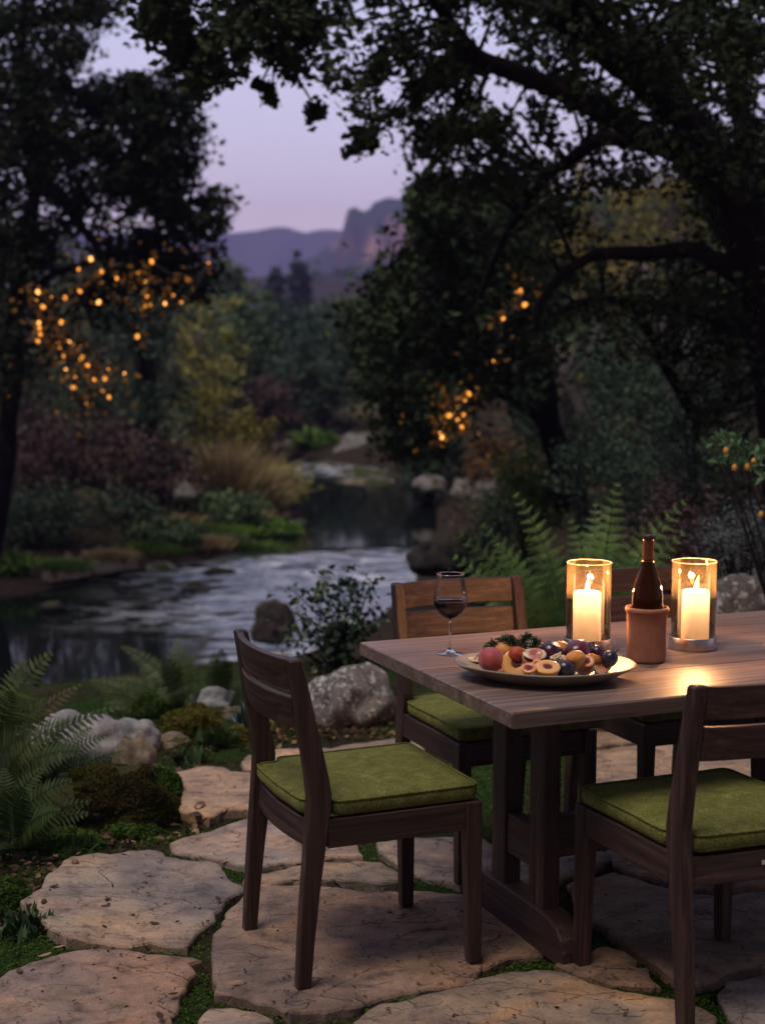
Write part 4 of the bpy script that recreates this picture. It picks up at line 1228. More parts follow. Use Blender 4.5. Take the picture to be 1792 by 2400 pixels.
def frond(base, tip, width, mat, parent, pairs=24, arch=0.35, twice=False, start=0.22, droop=0.25):
    base, tip = Vector(base), Vector(tip)
    d = tip - base; L = d.length
    hor = Vector((d.x, d.y, 0)); hor = hor.normalized() if hor.length > 1e-4 else Vector((1, 0, 0))
    ctl = base + d * 0.5 + Vector((0, 0, L * arch)) - hor * L * 0.18
    def bz(s): return (1 - s) ** 2 * base + 2 * s * (1 - s) * ctl + s * s * tip
    Vs, Fs, Ts = [], [], []
    N = 16
    rp__ = [bz(i / N) for i in range(N + 1)]
    side0 = d.normalized().cross(Vector((R.uniform(-.3, .3), -0.8, 0.75))).normalized() if d.length > 1e-4 else hor.cross(Vector((0, 0, 1))).normalized()
    side0 = (side0 + Vector((R.uniform(-.25, .25), R.uniform(-.25, .25), R.uniform(-.3, .3)))).normalized()
    def kite(p, dr, ln, w, nrm, tone):
        s = dr.cross(nrm).normalized() * w * 0.5
        b = len(Vs)
        Vs.extend([p - s * 0.5, p + s * 0.5, p + dr * ln * 0.35 + s, p + dr * ln, p + dr * ln * 0.35 - s])
        Fs.append((b, b + 1, b + 2)); Fs.append((b, b + 2, b + 3)); Fs.append((b, b + 3, b + 4))
        Ts.extend([tone] * 3)
    tone0 = R.uniform(0.1, 0.6)
    for i in range(pairs):
        s = start + (1 - start) * (i + 0.5) / pairs
        p = bz(s); tn = (bz(min(s + 0.02, 1)) - bz(s - 0.02)).normalized()
        side = (side0 - tn * side0.dot(tn)).normalized()
        nrm = side.cross(tn).normalized()
        if nrm.z < 0: nrm = -nrm
        u = (s - start) / (1 - start)
        ln = width * (0.55 + 0.45 * min(1, u * 4)) * (1 - u ** 2.4) + 0.008
        for sg in (-1, 1):
            dr = (side * sg + tn * (0.30 + 0.35 * u) - Vector((0, 0, droop)) + Vector((R.uniform(-.06, .06), R.uniform(-.06, .06), R.uniform(-.08, .08)))).normalized()
            tone = min(1, max(0, tone0 + R.uniform(-.2, .3)))
            if not twice:
                kite(p, dr, ln, max(ln * 0.19, L * (1 - start) / pairs * 0.74), nrm, tone)
            else:
                kite(p, dr, ln, 0.004, nrm, tone)
                k2 = max(3, int(ln / 0.011))
                for q in range(k2):
                    v = (q + 0.5) / k2
                    pp_ = p + dr * ln * v
                    l2 = ln * 0.30 * (1 - v * 0.85) + 0.004
                    for s2 in (-1, 1):
                        d2 = (tn * s2 + dr * 0.45 - Vector((0, 0, 0.1))).normalized()
                        kite(pp_, d2, l2, max(l2 * 0.42, 0.005), nrm, min(1, tone + R.uniform(-.1, .15)))
    # stalk as a thin strip pair
    for i in range(N):
        a, b = rp__[i], rp__[i + 1]
        w = 0.0028 * (1 - i / N) + 0.0009
        for sv in (side0 * w, Vector((0, 0, 1)) * w):
            k = len(Vs)
            Vs.extend([a - sv, a + sv, b + sv, b - sv]); Fs.append((k, k + 1, k + 2)); Fs.append((k, k + 2, k + 3)); Ts.extend([0.1, 0.1])
    return np_obj('frond', np.array([tuple(v) for v in Vs]), np.array(Fs), mat, parent, Ts)

def fern(label, bpx, tips, width, mat, dmat=None, pairs=24, twice=False, arch=0.35, Y=None, extra=0, extraL=0.4):
    b = ground_at(*bpx) if Y is None else None
    if Y is not None:
        b = at(bpx[0], bpx[1], Y); b.z = tz(b.x, b.y)
    t = thing('fern', label, 'fern', b)
    for tp in tips:
        p = at(tp[0], tp[1], b.y + tp[2]) - b
        frond((R.uniform(-.03, .03), R.uniform(-.03, .03), 0), p, width * R.uniform(0.85, 1.1), (dmat if len(tp) > 3 else mat), t, pairs, arch, twice)
    for i in range(extra):
        a = 2 * PI * i / extra + R.uniform(-.3, .3); L = extraL * R.uniform(0.7, 1.1)
        frond((R.uniform(-.03, .03), R.uniform(-.03, .03), 0), (math.cos(a) * L, math.sin(a) * L, L * R.uniform(0.15, 0.7)), width * R.uniform(.8, 1), dmat if (dmat and R.random() < .25) else mat, t, pairs, arch, twice)
    return t

fern('tall fern with long comb fronds rising at the left picture edge beside the pale rocks', (-20, 1900), [(124, 1528, 0.05), (60, 1545, 0.15), (-40, 1570, 0.1), (192, 1602, 0.1, 1), (282, 1655, 0.15), (-60, 1660, -0.2), (165, 1690, -0.2), (110, 1640, 0.0), (30, 1620, -0.1), (70, 1720, -0.3), (190, 1760, -0.3)], 0.095, FERN, FERNB, 21, arch=0.18, extra=4, extraL=0.3)
fern('low dark fern in front of the mossy boulder at the left edge', (10, 2010), [(170, 1828, 0.0), (100, 1800, 0.1), (10, 1800, 0.1), (-60, 1850, 0), (60, 1850, -0.1), (140, 1900, -0.15), (210, 1880, 0.05), (30, 1900, -0.2)], 0.075, FERND, FERNB, 17, arch=0.2, extra=4, extraL=0.26)
fern('small fern drooping over the white rocks, behind the mossy boulder', (110, 1870), [(255, 1722, 0.05), (150, 1700, 0.0), (215, 1705, 0.1), (80, 1740, -0.1), (230, 1790, -0.1), (290, 1760, 0.1)], 0.055, FERN, FERNB, 17, arch=0.2, extra=2, extraL=0.2)
fern('olive fern with upright fronds on the bank behind the yellow moss mound', (420, 1668), [(283, 1513, 0.2), (414, 1494, 0.1), (380, 1540, -.1), (330, 1570, 0.1), (455, 1530, 0.1)], 0.065, FERN, FERNB, 26, arch=0.15, extra=4, extraL=0.3)
fern('flat pale fern reaching left along the bank above the white rocks', (350, 1672), [(208, 1596, 0.1), (240, 1625, -0.1), (320, 1590, 0.2)], 0.06, FERN, FERNB, 24, arch=0.15, extra=2, extraL=0.22)
fern('dark brown green fern behind the back of the left chair', (520, 1668), [(500, 1530, 0.1), (545, 1550, 0.0), (470, 1570, 0.1), (585, 1590, 0.1), (520, 1520, -0.1)], 0.055, FERND, FERNB, 24, arch=0.15, extra=4, extraL=0.26)
fern('large bright fern behind the wine glass chair, left of the first lantern', (1320, 1560), [(1203, 1152, 0.15), (1125, 1225, 0.1), (1072, 1248, 0.0), (1120, 1320, -0.3), (1165, 1410, -0.4), (1235, 1250, -0.2), (1060, 1300, 0.1), (1210, 1360, -0.4), (1160, 1270, 0.2)], 0.125, FERNL, FERNB, 19, True, 0.10, Y=6.5, extra=3, extraL=0.45)
fern('large spreading fern with arching fronds behind the wine bottle', (1390, 1560), [(1447, 1128, 0.3), (1608, 1171, 0.0), (1605, 1245, -0.1), (1510, 1230, -0.2), (1335, 1215, 0.1), (1560, 1330, -0.4), (1395, 1175, 0.3), (1320, 1400, -0.5), (1420, 1280, -0.4)], 0.125, FERNL, FERNB, 19, True, 0.10, Y=6.6, extra=3, extraL=0.45)

def mat_rock(name, cols, moss=0.0, mcol=((0.02, 0.028, 0.004), (0.06, 0.065, 0.008)), sc=5, lich=None):
    m, nt, b = new_mat(name)
    n1 = noise(nt, sc, 7, 0.65, dist=0.4); n2 = noise(nt, sc * 9, 5, 0.7)
    c = ramp(nt, [(0.3, cols[0]), (0.5, cols[1]), (0.7, cols[2])], n1.outputs['Fac']).outputs[0]
    f = ramp(nt, [(0.3, (0.6, 0.6, 0.6)), (0.65, (1.15, 1.15, 1.15))], n2.outputs['Fac'])
    c = mix(nt, 0.8, c, f.outputs[0], 'MULTIPLY')
    hb = n2
    if lich:
        n4 = noise(nt, 30, 5, 0.75)
        s = ramp(nt, [(0.545, (0, 0, 0)), (0.57, (1, 1, 1))], n4.outputs['Fac'])
        c = mix(nt, s.outputs[0], c, lich)
    if moss > 0:
        geo = nt.nodes.new('ShaderNodeNewGeometry'); sz = nt.nodes.new('ShaderNodeSeparateXYZ')
        nt.links.new(geo.outputs['Normal'], sz.inputs[0])
        n3 = noise(nt, sc * 0.7, 4, 0.6)
        ma = nt.nodes.new('ShaderNodeMath'); ma.operation = 'MULTIPLY_ADD'; ma.inputs[1].default_value = 0.35
        nt.links.new(sz.outputs['Z'], ma.inputs[0]); nt.links.new(n3.outputs['Fac'], ma.inputs[2])
        s = ramp(nt, [(0.86 - moss * 0.5, (0, 0, 0)), (0.93 - moss * 0.5, (1, 1, 1))], ma.outputs[0])
        nm = noise(nt, 130, 4, 0.7)
        mc = ramp(nt, [(0.35, mcol[0]), (0.7, mcol[1])], nm.outputs['Fac'])
        c = mix(nt, s.outputs[0], c, mc.outputs[0])
    nt.links.new(c, b.inputs['Base Color'])
    b.inputs['Roughness'].default_value = 0.88; b.inputs['Specular IOR Level'].default_value = 0.25
    k = bump(nt, b, n1.outputs['Fac'], 0.6, 0.04)
    bump(nt, b, n2.outputs['Fac'], 0.6, 0.008, k)
    return m
RK_WHITE = mat_rock('pale_rock', ((0.1275, 0.1350, 0.1500), (0.2550, 0.2550, 0.2625), (0.3750, 0.3600, 0.3375)))
RK_TAN = mat_rock('tan_rock', ((0.1050, 0.0750, 0.0525), (0.2025, 0.1575, 0.1162), (0.3000, 0.2475, 0.1950)), 0.15)
RK_MOSS = mat_rock('mossy_rock', ((0.04, 0.032, 0.02), (0.10, 0.085, 0.06), (0.20, 0.18, 0.16)), 0.95, ((0.012, 0.013, 0.003), (0.05, 0.045, 0.006)), 5, (0.36, 0.36, 0.39))
RK_GREY = mat_rock('lichen_boulder', ((0.06, 0.055, 0.052), (0.16, 0.145, 0.135), (0.30, 0.28, 0.265)), 0.10, sc=6, lich=(0.46, 0.45, 0.44))
RK_DARK = mat_rock('dark_wet_rock', ((0.015, 0.012, 0.012), (0.05, 0.04, 0.038), (0.14, 0.12, 0.11)), 0.2, sc=4)
RK_RIV = mat_rock('river_rock', ((0.10, 0.095, 0.10), (0.22, 0.205, 0.20), (0.34, 0.31, 0.30)), 0.2, sc=1.6)

def rock_mesh(dims, seed, rough=0.5, sub=4, sharp=1.0):
    bm = bmesh.new()
    bmesh.ops.create_icosphere(bm, subdivisions=sub, radius=1.0)
    o = Vector((seed * 3.1, seed * 1.7, seed * 0.9))
    for v in bm.verts:
        d = v.co.normalized()
        a = mnoise.noise(d * 0.9 + o) * 0.7 + mnoise.noise(d * 2.1 + o) * 0.45 * sharp - abs(mnoise.noise(d * 2.6 + o)) * 0.35 * sharp - abs(mnoise.noise(d * 7.5 + o)) * 0.07 * sharp + mnoise.noise(d * 16 + o) * 0.03
        k = 1 + rough * a
        p = d * k
        if p.z < -0.45: p.z = -0.45 + (p.z + 0.45) * 0.3
        v.co = Vector((p.x * dims[0] / 2, p.y * dims[1] / 2, p.z * dims[2] / 1.45))
    for f in bm.faces: f.smooth = True
    me = bpy.data.meshes.new('rock'); bm.to_mesh(me); bm.free()
    return me

_seed = [1]
def rock(label, px, py, w, h, mat, dep=0.8, rough=0.5, Y=None, rz=None, group=None, name='rock', cat='rock', sub=4, rot=(0, 0)):
    """px,py: middle of the foot of the rock; w,h in photograph pixels"""
    b = ground_at(px, py) if Y is None else at(px, py, Y)
    s = b.y / F_PX
    W_, H_ = w * s, h * s * 1.0
    _seed[0] += 1
    me = rock_mesh((W_, W_ * dep, H_), _seed[0], rough, sub)
    me.materials.append(mat)
    o = bpy.data.objects.new(name, me)
    o.location = (b.x, b.y + W_ * dep * 0.35, b.z + H_ * 0.24)
    o.rotation_euler = (rot[0], rot[1], R.uniform(-.4, .4) if rz is None else rz)
    COL.objects.link(o)
    tag(o, label, cat, group)
    return o
rock('large pale grey rock partly hidden by fern fronds at the left', 165, 1800, 260, 135, RK_WHITE, 0.7)
rock('rounded light grey rock right of the large pale rock', 312, 1770, 125, 95, RK_WHITE, 0.8)
rock('tan wedge shaped rock with a pointed top beside the stone path', 322, 1838, 95, 118, RK_TAN, 0.8, 0.7)
rock('small pale stone under the tall fern', 95, 1790, 70, 60, RK_WHITE, 0.8)
rock('big low boulder covered in brown green moss with white lichen patches', 240, 1955, 350, 150, RK_MOSS, 0.75, 0.6, sub=5)
rock('flat pale rock beside the yellow moss mound', 405, 1752, 90, 32, RK_TAN, 0.8)
rock('pale grey rock on top of the bank behind the left chair', 500, 1672, 120, 62, RK_WHITE, 0.7)
rock('flat tan rock behind the yellow moss mound', 545, 1690, 90, 30, RK_TAN, 0.7)
rock('large grey boulder speckled with lichen behind the left chair', 828, 1705, 220, 150, RK_GREY, 0.8, 0.45)
rock('smaller grey boulder touching the large lichen boulder', 745, 1690, 110, 110, RK_GREY, 0.9, 0.5)
rock('small tan stone at the foot of the large lichen boulder', 930, 1692, 60, 40, RK_TAN, 0.9)
rock('dark grey boulder at right behind the second lantern', 1725, 1480, 180, 140, RK_GREY, 0.8, 0.5, Y=6.9)
rock('pale boulder cut by the right picture edge above the table', 1795, 1420, 120, 100, RK_WHITE, 0.8, 0.5, Y=7.3)
rock('dark wet rock with leaves at the water behind the wine glass', 1060, 1345, 190, 90, RK_DARK, 0.8, 0.6, Y=10.5)
rock('dark boulder standing in the rapids behind the left chair', 640, 1500, 110, 95, RK_DARK, 0.8, 0.4, Y=13.6)

def moss_cover(o, mat, n, leaf, zmin=0.1):
    me = o.data; me.calc_loop_triangles()
    pick = [t_ for t_ in me.loop_triangles if t_.normal.z > zmin]
    w = np.array([t_.area for t_ in pick]); idx = NR.choice(len(pick), n, p=w / w.sum())
    P = []
    for i in idx:
        a, b_, c = (me.vertices[k].co for k in pick[i].vertices)
        u, v = R.random(), R.random()
        if u + v > 1: u, v = 1 - u, 1 - v
        p = a + (b_ - a) * u + (c - a) * v
        if mnoise.noise(p * 7 + Vector((3, 1, 0))) > 0.28: continue
        P.append(p + pick[i].normal * leaf * 0.2)
    P = np.array([tuple(p) for p in P])
    V, F = leaf_arrays(P, leaf, 0.3, 0.3, 0.35)
    tn = np.array([0.45 + 0.5 * mnoise.noise(Vector(p) * 5) for p in P]) + NR.uniform(-.25, .25, len(P))
    np_obj('moss_fringe', V, F, mat, o, np.clip(tn, 0, 1))
MOSSB = mat_leaf('moss_brown', [(0.0, (0.022, 0.014, 0.003)), (0.3, (0.055, 0.040, 0.007)), (0.6, (0.065, 0.075, 0.008)), (1.0, (0.06, 0.13, 0.014))], 0.95)
moss_cover([o for o in COL.objects if o.get('label', '').startswith('big low boulder')][0], MOSSB, 26000, 0.017)
# moss mounds
MOSSY = mat_leaf('moss_yellow', [(0.0, (0.030, 0.032, 0.003)), (0.5, (0.085, 0.080, 0.008)), (1.0, (0.15, 0.14, 0.015))], 0.9)
MOSSG = mat_leaf('moss_green', [(0.0, (0.010, 0.026, 0.003)), (0.5, (0.038, 0.080, 0.007)), (1.0, (0.090, 0.150, 0.016))], 0.9)
def mound(label, px, py, w, h, mat, n=5200, leaf=0.013):
    b = ground_at(px, py); s = b.y / F_PX
    rx, rz_ = w * s / 2, h * s
    d = NR.normal(size=(n, 3)); d = unit(d); d[:, 2] = np.abs(d[:, 2])
    k = np.array([1 + 0.22 * mnoise.noise(Vector(x) * 2.2 + Vector((px, py, 0))) + 0.08 * mnoise.noise(Vector(x) * 7 + Vector((px, 0, py))) for x in d])
    P = d * k[:, None] * np.array([rx, rx * 0.8, rz_])
    V, F = leaf_arrays(P, leaf, 0.5, 0.5, 0)
    t = thing('moss_mound', label, 'moss', (b.x, b.y + rx * 0.6, b.z - 0.01))
    np_obj('moss_tufts', V, F, mat, t, NR.uniform(0, 1, n) * 0.6 + 0.4 * (d[:, 2]))
    bm = MB(); rings = []
    for i in range(12):
        th = PI / 2 * i / 11
        rings.append([(lambda dd: tuple(np.array(dd) * (0.97 * (1 + 0.22 * mnoise.noise(Vector(dd) * 2.2 + Vector((px, py, 0))))) * np.array([rx, rx * .8, rz_])))((math.cos(th) * math.cos(2 * PI * j / 28), math.cos(th) * math.sin(2 * PI * j / 28), math.sin(th))) for j in range(28)])
    bm.loft(rings, False, True).build('moss_core', mat, t)
    return t
mound('yellow green moss mound on the bank left of the left chair', 450, 1742, 175, 82, MOSSY)
mound('low yellow moss cushion right of the larger yellow moss mound', 545, 1742, 100, 34, MOSSY, 2500)
mound('bright green moss cushion right of the mossy boulder', 375, 1880, 110, 75, MOSSG, 3600)
mound('green moss cushion at the left edge beside the large flagstone', 15, 2130, 110, 70, MOSSG, 3000)
mound('low green moss cushion at the foot of the mossy boulder', 150, 2010, 210, 50, MOSSG, 4200)
mound('green moss pad between the mossy boulder and the path', 300, 1975, 150, 40, MOSSG, 3200)
mound('dark round moss clump beyond the yellow moss mound', 350, 1690, 95, 60, MOSSG, 2600)

# succulents and small leafy plants
SUC = mat_leaf('succulent_leaf', [(0.0, (0.03, 0.07, 0.06)), (0.5, (0.07, 0.13, 0.115)), (1.0, (0.12, 0.19, 0.17))], 0.6)
LIME = mat_leaf('lime_leaf', [(0.0, (0.06, 0.08, 0.008)), (0.5, (0.15, 0.18, 0.02)), (1.0, (0.25, 0.26, 0.05))], 0.5, 0.2)
LEAFG = mat_leaf('shrub_leaf', [(0.0, (0.008, 0.022, 0.006)), (0.5, (0.022, 0.055, 0.012)), (1.0, (0.05, 0.10, 0.025))], 0.5, 0.15, 0.4)
def rosette(label, name, px, py, w, h, mat, n=60, asp=0.16, Y=None):
    b = ground_at(px, py) if Y is None else at(px, py, Y)
    s = b.y / F_PX
    t = thing(name, label, 'plant', b)
    Vs, Fs, Ts = [], [], []
    for i in range(n):
        a = R.uniform(0, 2 * PI); el = R.uniform(0.15, 1.45)
        L = h * s * (0.55 + 0.5 * math.sin(el)) * R.uniform(.7, 1.1)
        d = Vector((math.cos(a) * math.cos(el), math.sin(a) * math.cos(el), math.sin(el)))
        sd_ = d.cross(Vector((0, 0, 1))).normalized() * L * asp
        o = Vector((R.gauss(0, w * s * .18), R.gauss(0, w * s * .18), 0))
        k = len(Vs)
        Vs += [tuple(o), tuple(o + d * L * .5 + sd_), tuple(o + d * L - Vector((0, 0, L * .1))), tuple(o + d * L * .5 - sd_)]
        Fs.append((k, k + 1, k + 2, k + 3)); Ts.append(R.random())
    np_obj('leaves', np.array(Vs), np.array(Fs), mat, t, Ts)
    return t
rosette('blue green spiky succulent behind the left chair post', 'succulent', 588, 1712, 80, 75, SUC, 90, 0.09)
rosette('small blue green succulent at the foot of the lichen boulder', 'succulent', 800, 1700, 60, 36, SUC, 50, 0.14)
rosette('blue green succulent between the boulder and the far chair leg', 'succulent', 895, 1700, 75, 60, SUC, 60, 0.12)
rosette('lime green leafy plant seen between the left chair posts', 'leafy_plant', 665, 1708, 85, 42, LIME, 60, 0.25)
rosette('upright green leafy plant beside the far chair back leg', 'leafy_plant', 935, 1670, 60, 70, LEAFG, 60, 0.2)
rosette('low green leafy plant in front of the yellow moss', 'leafy_plant', 510, 1752, 110, 55, LEAFG, 110, 0.22)
rosette('low leafy plant among leaf litter right of the moss mound', 'leafy_plant', 445, 1790, 110, 40, LEAFG, 90, 0.25)
rosette('dark green leafy clump under the tall left fern', 'leafy_plant', 70, 1830, 130, 70, LEAFG, 150, 0.25)
rosette('dark feathery clump at the lower left picture edge', 'leafy_plant', 60, 2190, 170, 60, LEAFG, 190, 0.12)
rosette('thin grassy green tuft in front of the mossy boulder', 'grass_tuft', 190, 2010, 100, 75, LEAFG, 40, 0.03)

BARK = mat_simple('oak_bark', [(0.3, (0.006, 0.005, 0.0045)), (0.55, (0.016, 0.013, 0.012)), (0.8, (0.042, 0.036, 0.036))], 6, 0.95, 0.8, 0.03, 6, spec=0.1)
BARKG = mat_simple('grey_bark', [(0.3, (0.06, 0.05, 0.05)), (0.7, (0.17, 0.15, 0.15))], 5, 0.95, 0.6, 0.03, spec=0.15)

def stems_plant(name, label, cat, pts, mat, leaf, per, rad, Y, base, aspect=0.6, group=None, fruit=None, up=0.25):
    """a leafy shrub: leaf clumps at photo points pts (at distance Y) on thin stems from its base"""
    b = Vector(base)
    t = thing(name, label, cat, b)
    C = np.array([tuple(at(x, y, Y + R.uniform(-.25, .25) * (1 if Y < 12 else 3)) - b) for x, y in pts])
    m = MB()
    for c in C:
        e = Vector(c); mid = e * 0.5 + Vector((R.uniform(-.05, .05), R.uniform(-.05, .05), 0.05))
        m.tube([Vector((0, 0, -0.05)), mid, e], [0.009, 0.006, 0.003], 5)
    m.build('stems', BARK, t)
    leaf_cloud('foliage', C, np.full(len(C), rad), per, leaf, mat, t, aspect, up)
    if fruit:
        for x, y in fruit[0]:
            p = at(x, y, Y - 0.1) - b
            globe(0.011, (1, 0.8, 1.4), wr=0.3, n=16, m_=10).build('fruit', fruit[1], t, loc=p)
    return t
LEAFR = mat_leaf('round_leaf', [(0.0, (0.006, 0.018, 0.006)), (0.5, (0.016, 0.045, 0.012)), (1.0, (0.045, 0.095, 0.02))], 0.4, 0.1, 0.5)
g0 = ground_at(800, 1640)
pts = [(R.gauss(800, 55), R.gauss(1490, 55)) for _ in range(34)] + [(700, 1440), (730, 1400), (760, 1380), (795, 1350), (830, 1370), (870, 1360), (880, 1420), (690, 1500), (860, 1470), (905, 1440), (680, 1545), (740, 1560), (850, 1560)]
stems_plant('leafy_shrub', 'dark green round leaved shrub between the left chair and the rapids', 'shrub', pts, LEAFR, 0.042, 16, 0.10, 7.9, (at(800, 1640, 7.9).x, 7.9, tz(at(800, 1640, 7.9).x, 7.9)), 0.75)
SAGE = mat_leaf('sage_leaf', [(0.0, (0.041, 0.061, 0.061)), (0.5, (0.088, 0.115, 0.115)), (1.0, (0.162, 0.189, 0.189))], 0.7, 0.15)
pts = [(R.uniform(1660, 1800), R.uniform(1200, 1400)) for _ in range(40)]
stems_plant('sage_shrub', 'grey green airy shrub at the right edge behind the second lantern', 'shrub', pts, SAGE, 0.035, 40, 0.09, 7.4, (at(1740, 1500, 7.4).x, 7.4, 0), 0.3)
AMBERF = mat_simple('amber_fruit', [(0.3, (0.55, 0.22, 0.03)), (0.7, (0.75, 0.38, 0.06))], 40, 0.45, 0.1)
FGREEN = mat_leaf('fresh_leaf', [(0.0, (0.04, 0.10, 0.04)), (0.5, (0.08, 0.17, 0.075)), (1.0, (0.13, 0.24, 0.12))], 0.5, 0.2)
stems_plant('fruiting_shrub', 'branch of fresh green leaves with amber fruits at the right picture edge', 'shrub', [(1690, 1040), (1715, 1032), (1668, 1045), (1700, 1075), (1740, 1070), (1770, 1060), (1790, 1055), (1725, 1040), (1755, 1085), (1800, 1080), (1785, 1110)], FGREEN, 0.05, 14, 0.055, 6.8, (at(1900, 1500, 6.8).x, 6.8, 0), 0.5, fruit=([(1720, 1096), (1750, 1094), (1765, 1082), (1782, 1206), (1700, 1056)], AMBERF))

# ================================================================== OAKS AROUND THE CLEARING
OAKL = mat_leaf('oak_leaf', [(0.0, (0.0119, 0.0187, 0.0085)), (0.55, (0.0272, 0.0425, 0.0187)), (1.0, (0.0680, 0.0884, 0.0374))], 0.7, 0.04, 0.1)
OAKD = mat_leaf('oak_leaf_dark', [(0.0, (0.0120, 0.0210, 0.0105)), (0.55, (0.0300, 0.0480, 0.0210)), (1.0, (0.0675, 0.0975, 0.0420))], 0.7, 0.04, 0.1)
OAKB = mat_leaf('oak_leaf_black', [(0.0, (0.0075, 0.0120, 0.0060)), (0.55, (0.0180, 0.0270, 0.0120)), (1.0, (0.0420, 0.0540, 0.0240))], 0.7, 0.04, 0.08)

def poly_pts(poly, n):
    xs = [p[0] for p in poly]; ys = [p[1] for p in poly]; o = []
    while len(o) < n:
        p = (R.uniform(min(xs), max(xs)), R.uniform(min(ys), max(ys)))
        if inside_poly(p, poly): o.append(p)
    return o

def limbs(t, base, paths, mat, name='limb'):
    """paths: (list of (px,py,Y), r0, r1)"""
    out_ = []
    for k, (pp, r0, r1) in enumerate(paths):
        pts = [at(x, y, Y) - base for x, y, Y in pp]
        # smooth
        fine = []
        for i in range(len(pts) - 1):
            p0, p1, p2, p3 = pts[max(i - 1, 0)], pts[i], pts[i + 1], pts[min(i + 2, len(pts) - 1)]
            for j in range(6):
                s = j / 6
                fine.append(0.5 * ((2 * p1) + (p2 - p0) * s + (2 * p0 - 5 * p1 + 4 * p2 - p3) * s * s + (3 * p1 - p0 - 3 * p2 + p3) * s ** 3))
        fine.append(pts[-1])
        n = len(fine)
        fine = [p + Vector((mnoise.noise(p * 2), mnoise.noise(p * 2 + Vector((5, 0, 0))), mnoise.noise(p * 2 + Vector((0, 5, 0))))) * 0.05 for p in fine]
        rad = [(r0 + (r1 - r0) * (i / (n - 1)) ** 0.8) * (1 + 0.14 * mnoise.noise(fine[i] * 3)) for i in range(n)]
        MB().tube(fine, rad, 10, 0.06).build('trunk' if k == 0 else name, mat, t)
        out_ += [fine[i] for i in range(0, n, 3)]
    return out_

def canopy(t, base, regions, mat, leaf, nodes, aspect=0.6, twig_mat=None, per=46, shade_clumps=()):
    """regions: (polygon in photograph pixels, near, far distance, clumps, clump radius m)"""
    C, rad = [], []
    for poly, y0, y1, n, r in regions:
        for x, y in poly_pts(poly, n):
            C.append(tuple(at(x, y, R.uniform(y0, y1)) - base)); rad.append(r * R.uniform(.6, 1.35))
    for x, y, z, r in shade_clumps:
        C.append(tuple(Vector((x, y, z)) - base)); rad.append(r)
    C = np.array(C)
    leaf_cloud('crown', C, rad, per, leaf, mat, t, aspect, 0.15, 0.15, 0.85)
    # twigs from the clumps to the nearest limb point
    nd = np.array([tuple(p) for p in nodes])
    m = MB()
    for c in C[:len(C) - len(shade_clumps)][::2]:
        d = np.linalg.norm(nd - c, axis=1); k = int(np.argmin(d))
        if d[k] > 2.2: continue
        a, b2 = Vector(nd[k]), Vector(c)
        mid = a.lerp(b2, 0.5) + Vector((R.gauss(0, .06), R.gauss(0, .06), R.gauss(0.04, .06)))
        m.tube([a, mid, b2], [0.016, 0.010, 0.004], 5)
    m.build('twigs', twig_mat or BARK, t)['kind'] = 'stuff'

# right oak: leaning limbs over the table
YB = 10.0
rb = Vector((at(1860, 900, 10.6).x, 10.6, tz(at(1860, 900, 10.6).x, 10.6) - 0.1))
roak = thing('oak_tree', 'big dark oak on the right whose long crooked limbs arch over the clearing', 'tree', rb)
nodes = limbs(roak, rb, [
    ([(1850, 1330, 10.6), (1830, 1000, 10.5), (1790, 700, 10.3), (1731, 470, 10.1), (1665, 360, 10.0), (1600, 261, 9.9), (1518, 200, 9.7), (1404, 98, 9.5), (1371, 20, 9.3), (1330, -90, 9.1)], 0.19, 0.07),
    ([(1690, 400, 10.0), (1627, 385, 9.9), (1567, 345, 9.8), (1437, 272, 9.6), (1328, 218, 9.5), (1197, 158, 9.4), (1121, 125, 9.4), (1060, 60, 9.3), (1010, -30, 9.2)], 0.10, 0.035),
    ([(1765, 620, 10.2), (1700, 520, 10.5), (1655, 430, 10.6), (1606, 327, 10.7), (1584, 261, 10.8), (1575, 150, 11), (1610, 30, 11)], 0.10, 0.05),
    ([(1800, 660, 10.3), (1731, 632, 10.2), (1655, 594, 10.1), (1573, 588, 10.0), (1450, 592, 9.9), (1382, 599, 9.9), (1317, 637, 9.9), (1268, 700, 9.9), (1262, 780, 9.9)], 0.075, 0.022),
    ([(1820, 830, 10.4), (1671, 742, 10.7), (1600, 709, 10.8), (1480, 703, 11), (1355, 714, 11.1), (1280, 740, 11.2)], 0.07, 0.02),
    ([(1640, 980, 12.0), (1567, 872, 11.6), (1535, 807, 11.3), (1497, 731, 11.1), (1470, 690, 11.0)], 0.055, 0.03),
    ([(1560, 345, 9.8), (1420, 330, 10.0), (1330, 370, 10.3), (1250, 450, 10.6), (1180, 560, 10.9), (1130, 700, 11.2)], 0.06, 0.02),
    ([(1404, 98, 9.5), (1250, 30, 9.3), (1100, -40, 9), (900, -60, 8.8), (640, -30, 8.8), (468, 98, 8.8), (414, 70, 8.8), (381, -10, 8.8)], 0.06, 0.03),
    ([(780, -50, 8.8), (700, 30, 8.9), (590, 90, 8.9), (500, 100, 8.9), (430, 160, 8.9)], 0.035, 0.012),
    ([(1731, 470, 10.1), (1740, 300, 10.2), (1720, 150, 10.3), (1760, -20, 10.4)], 0.08, 0.04),
], BARK)
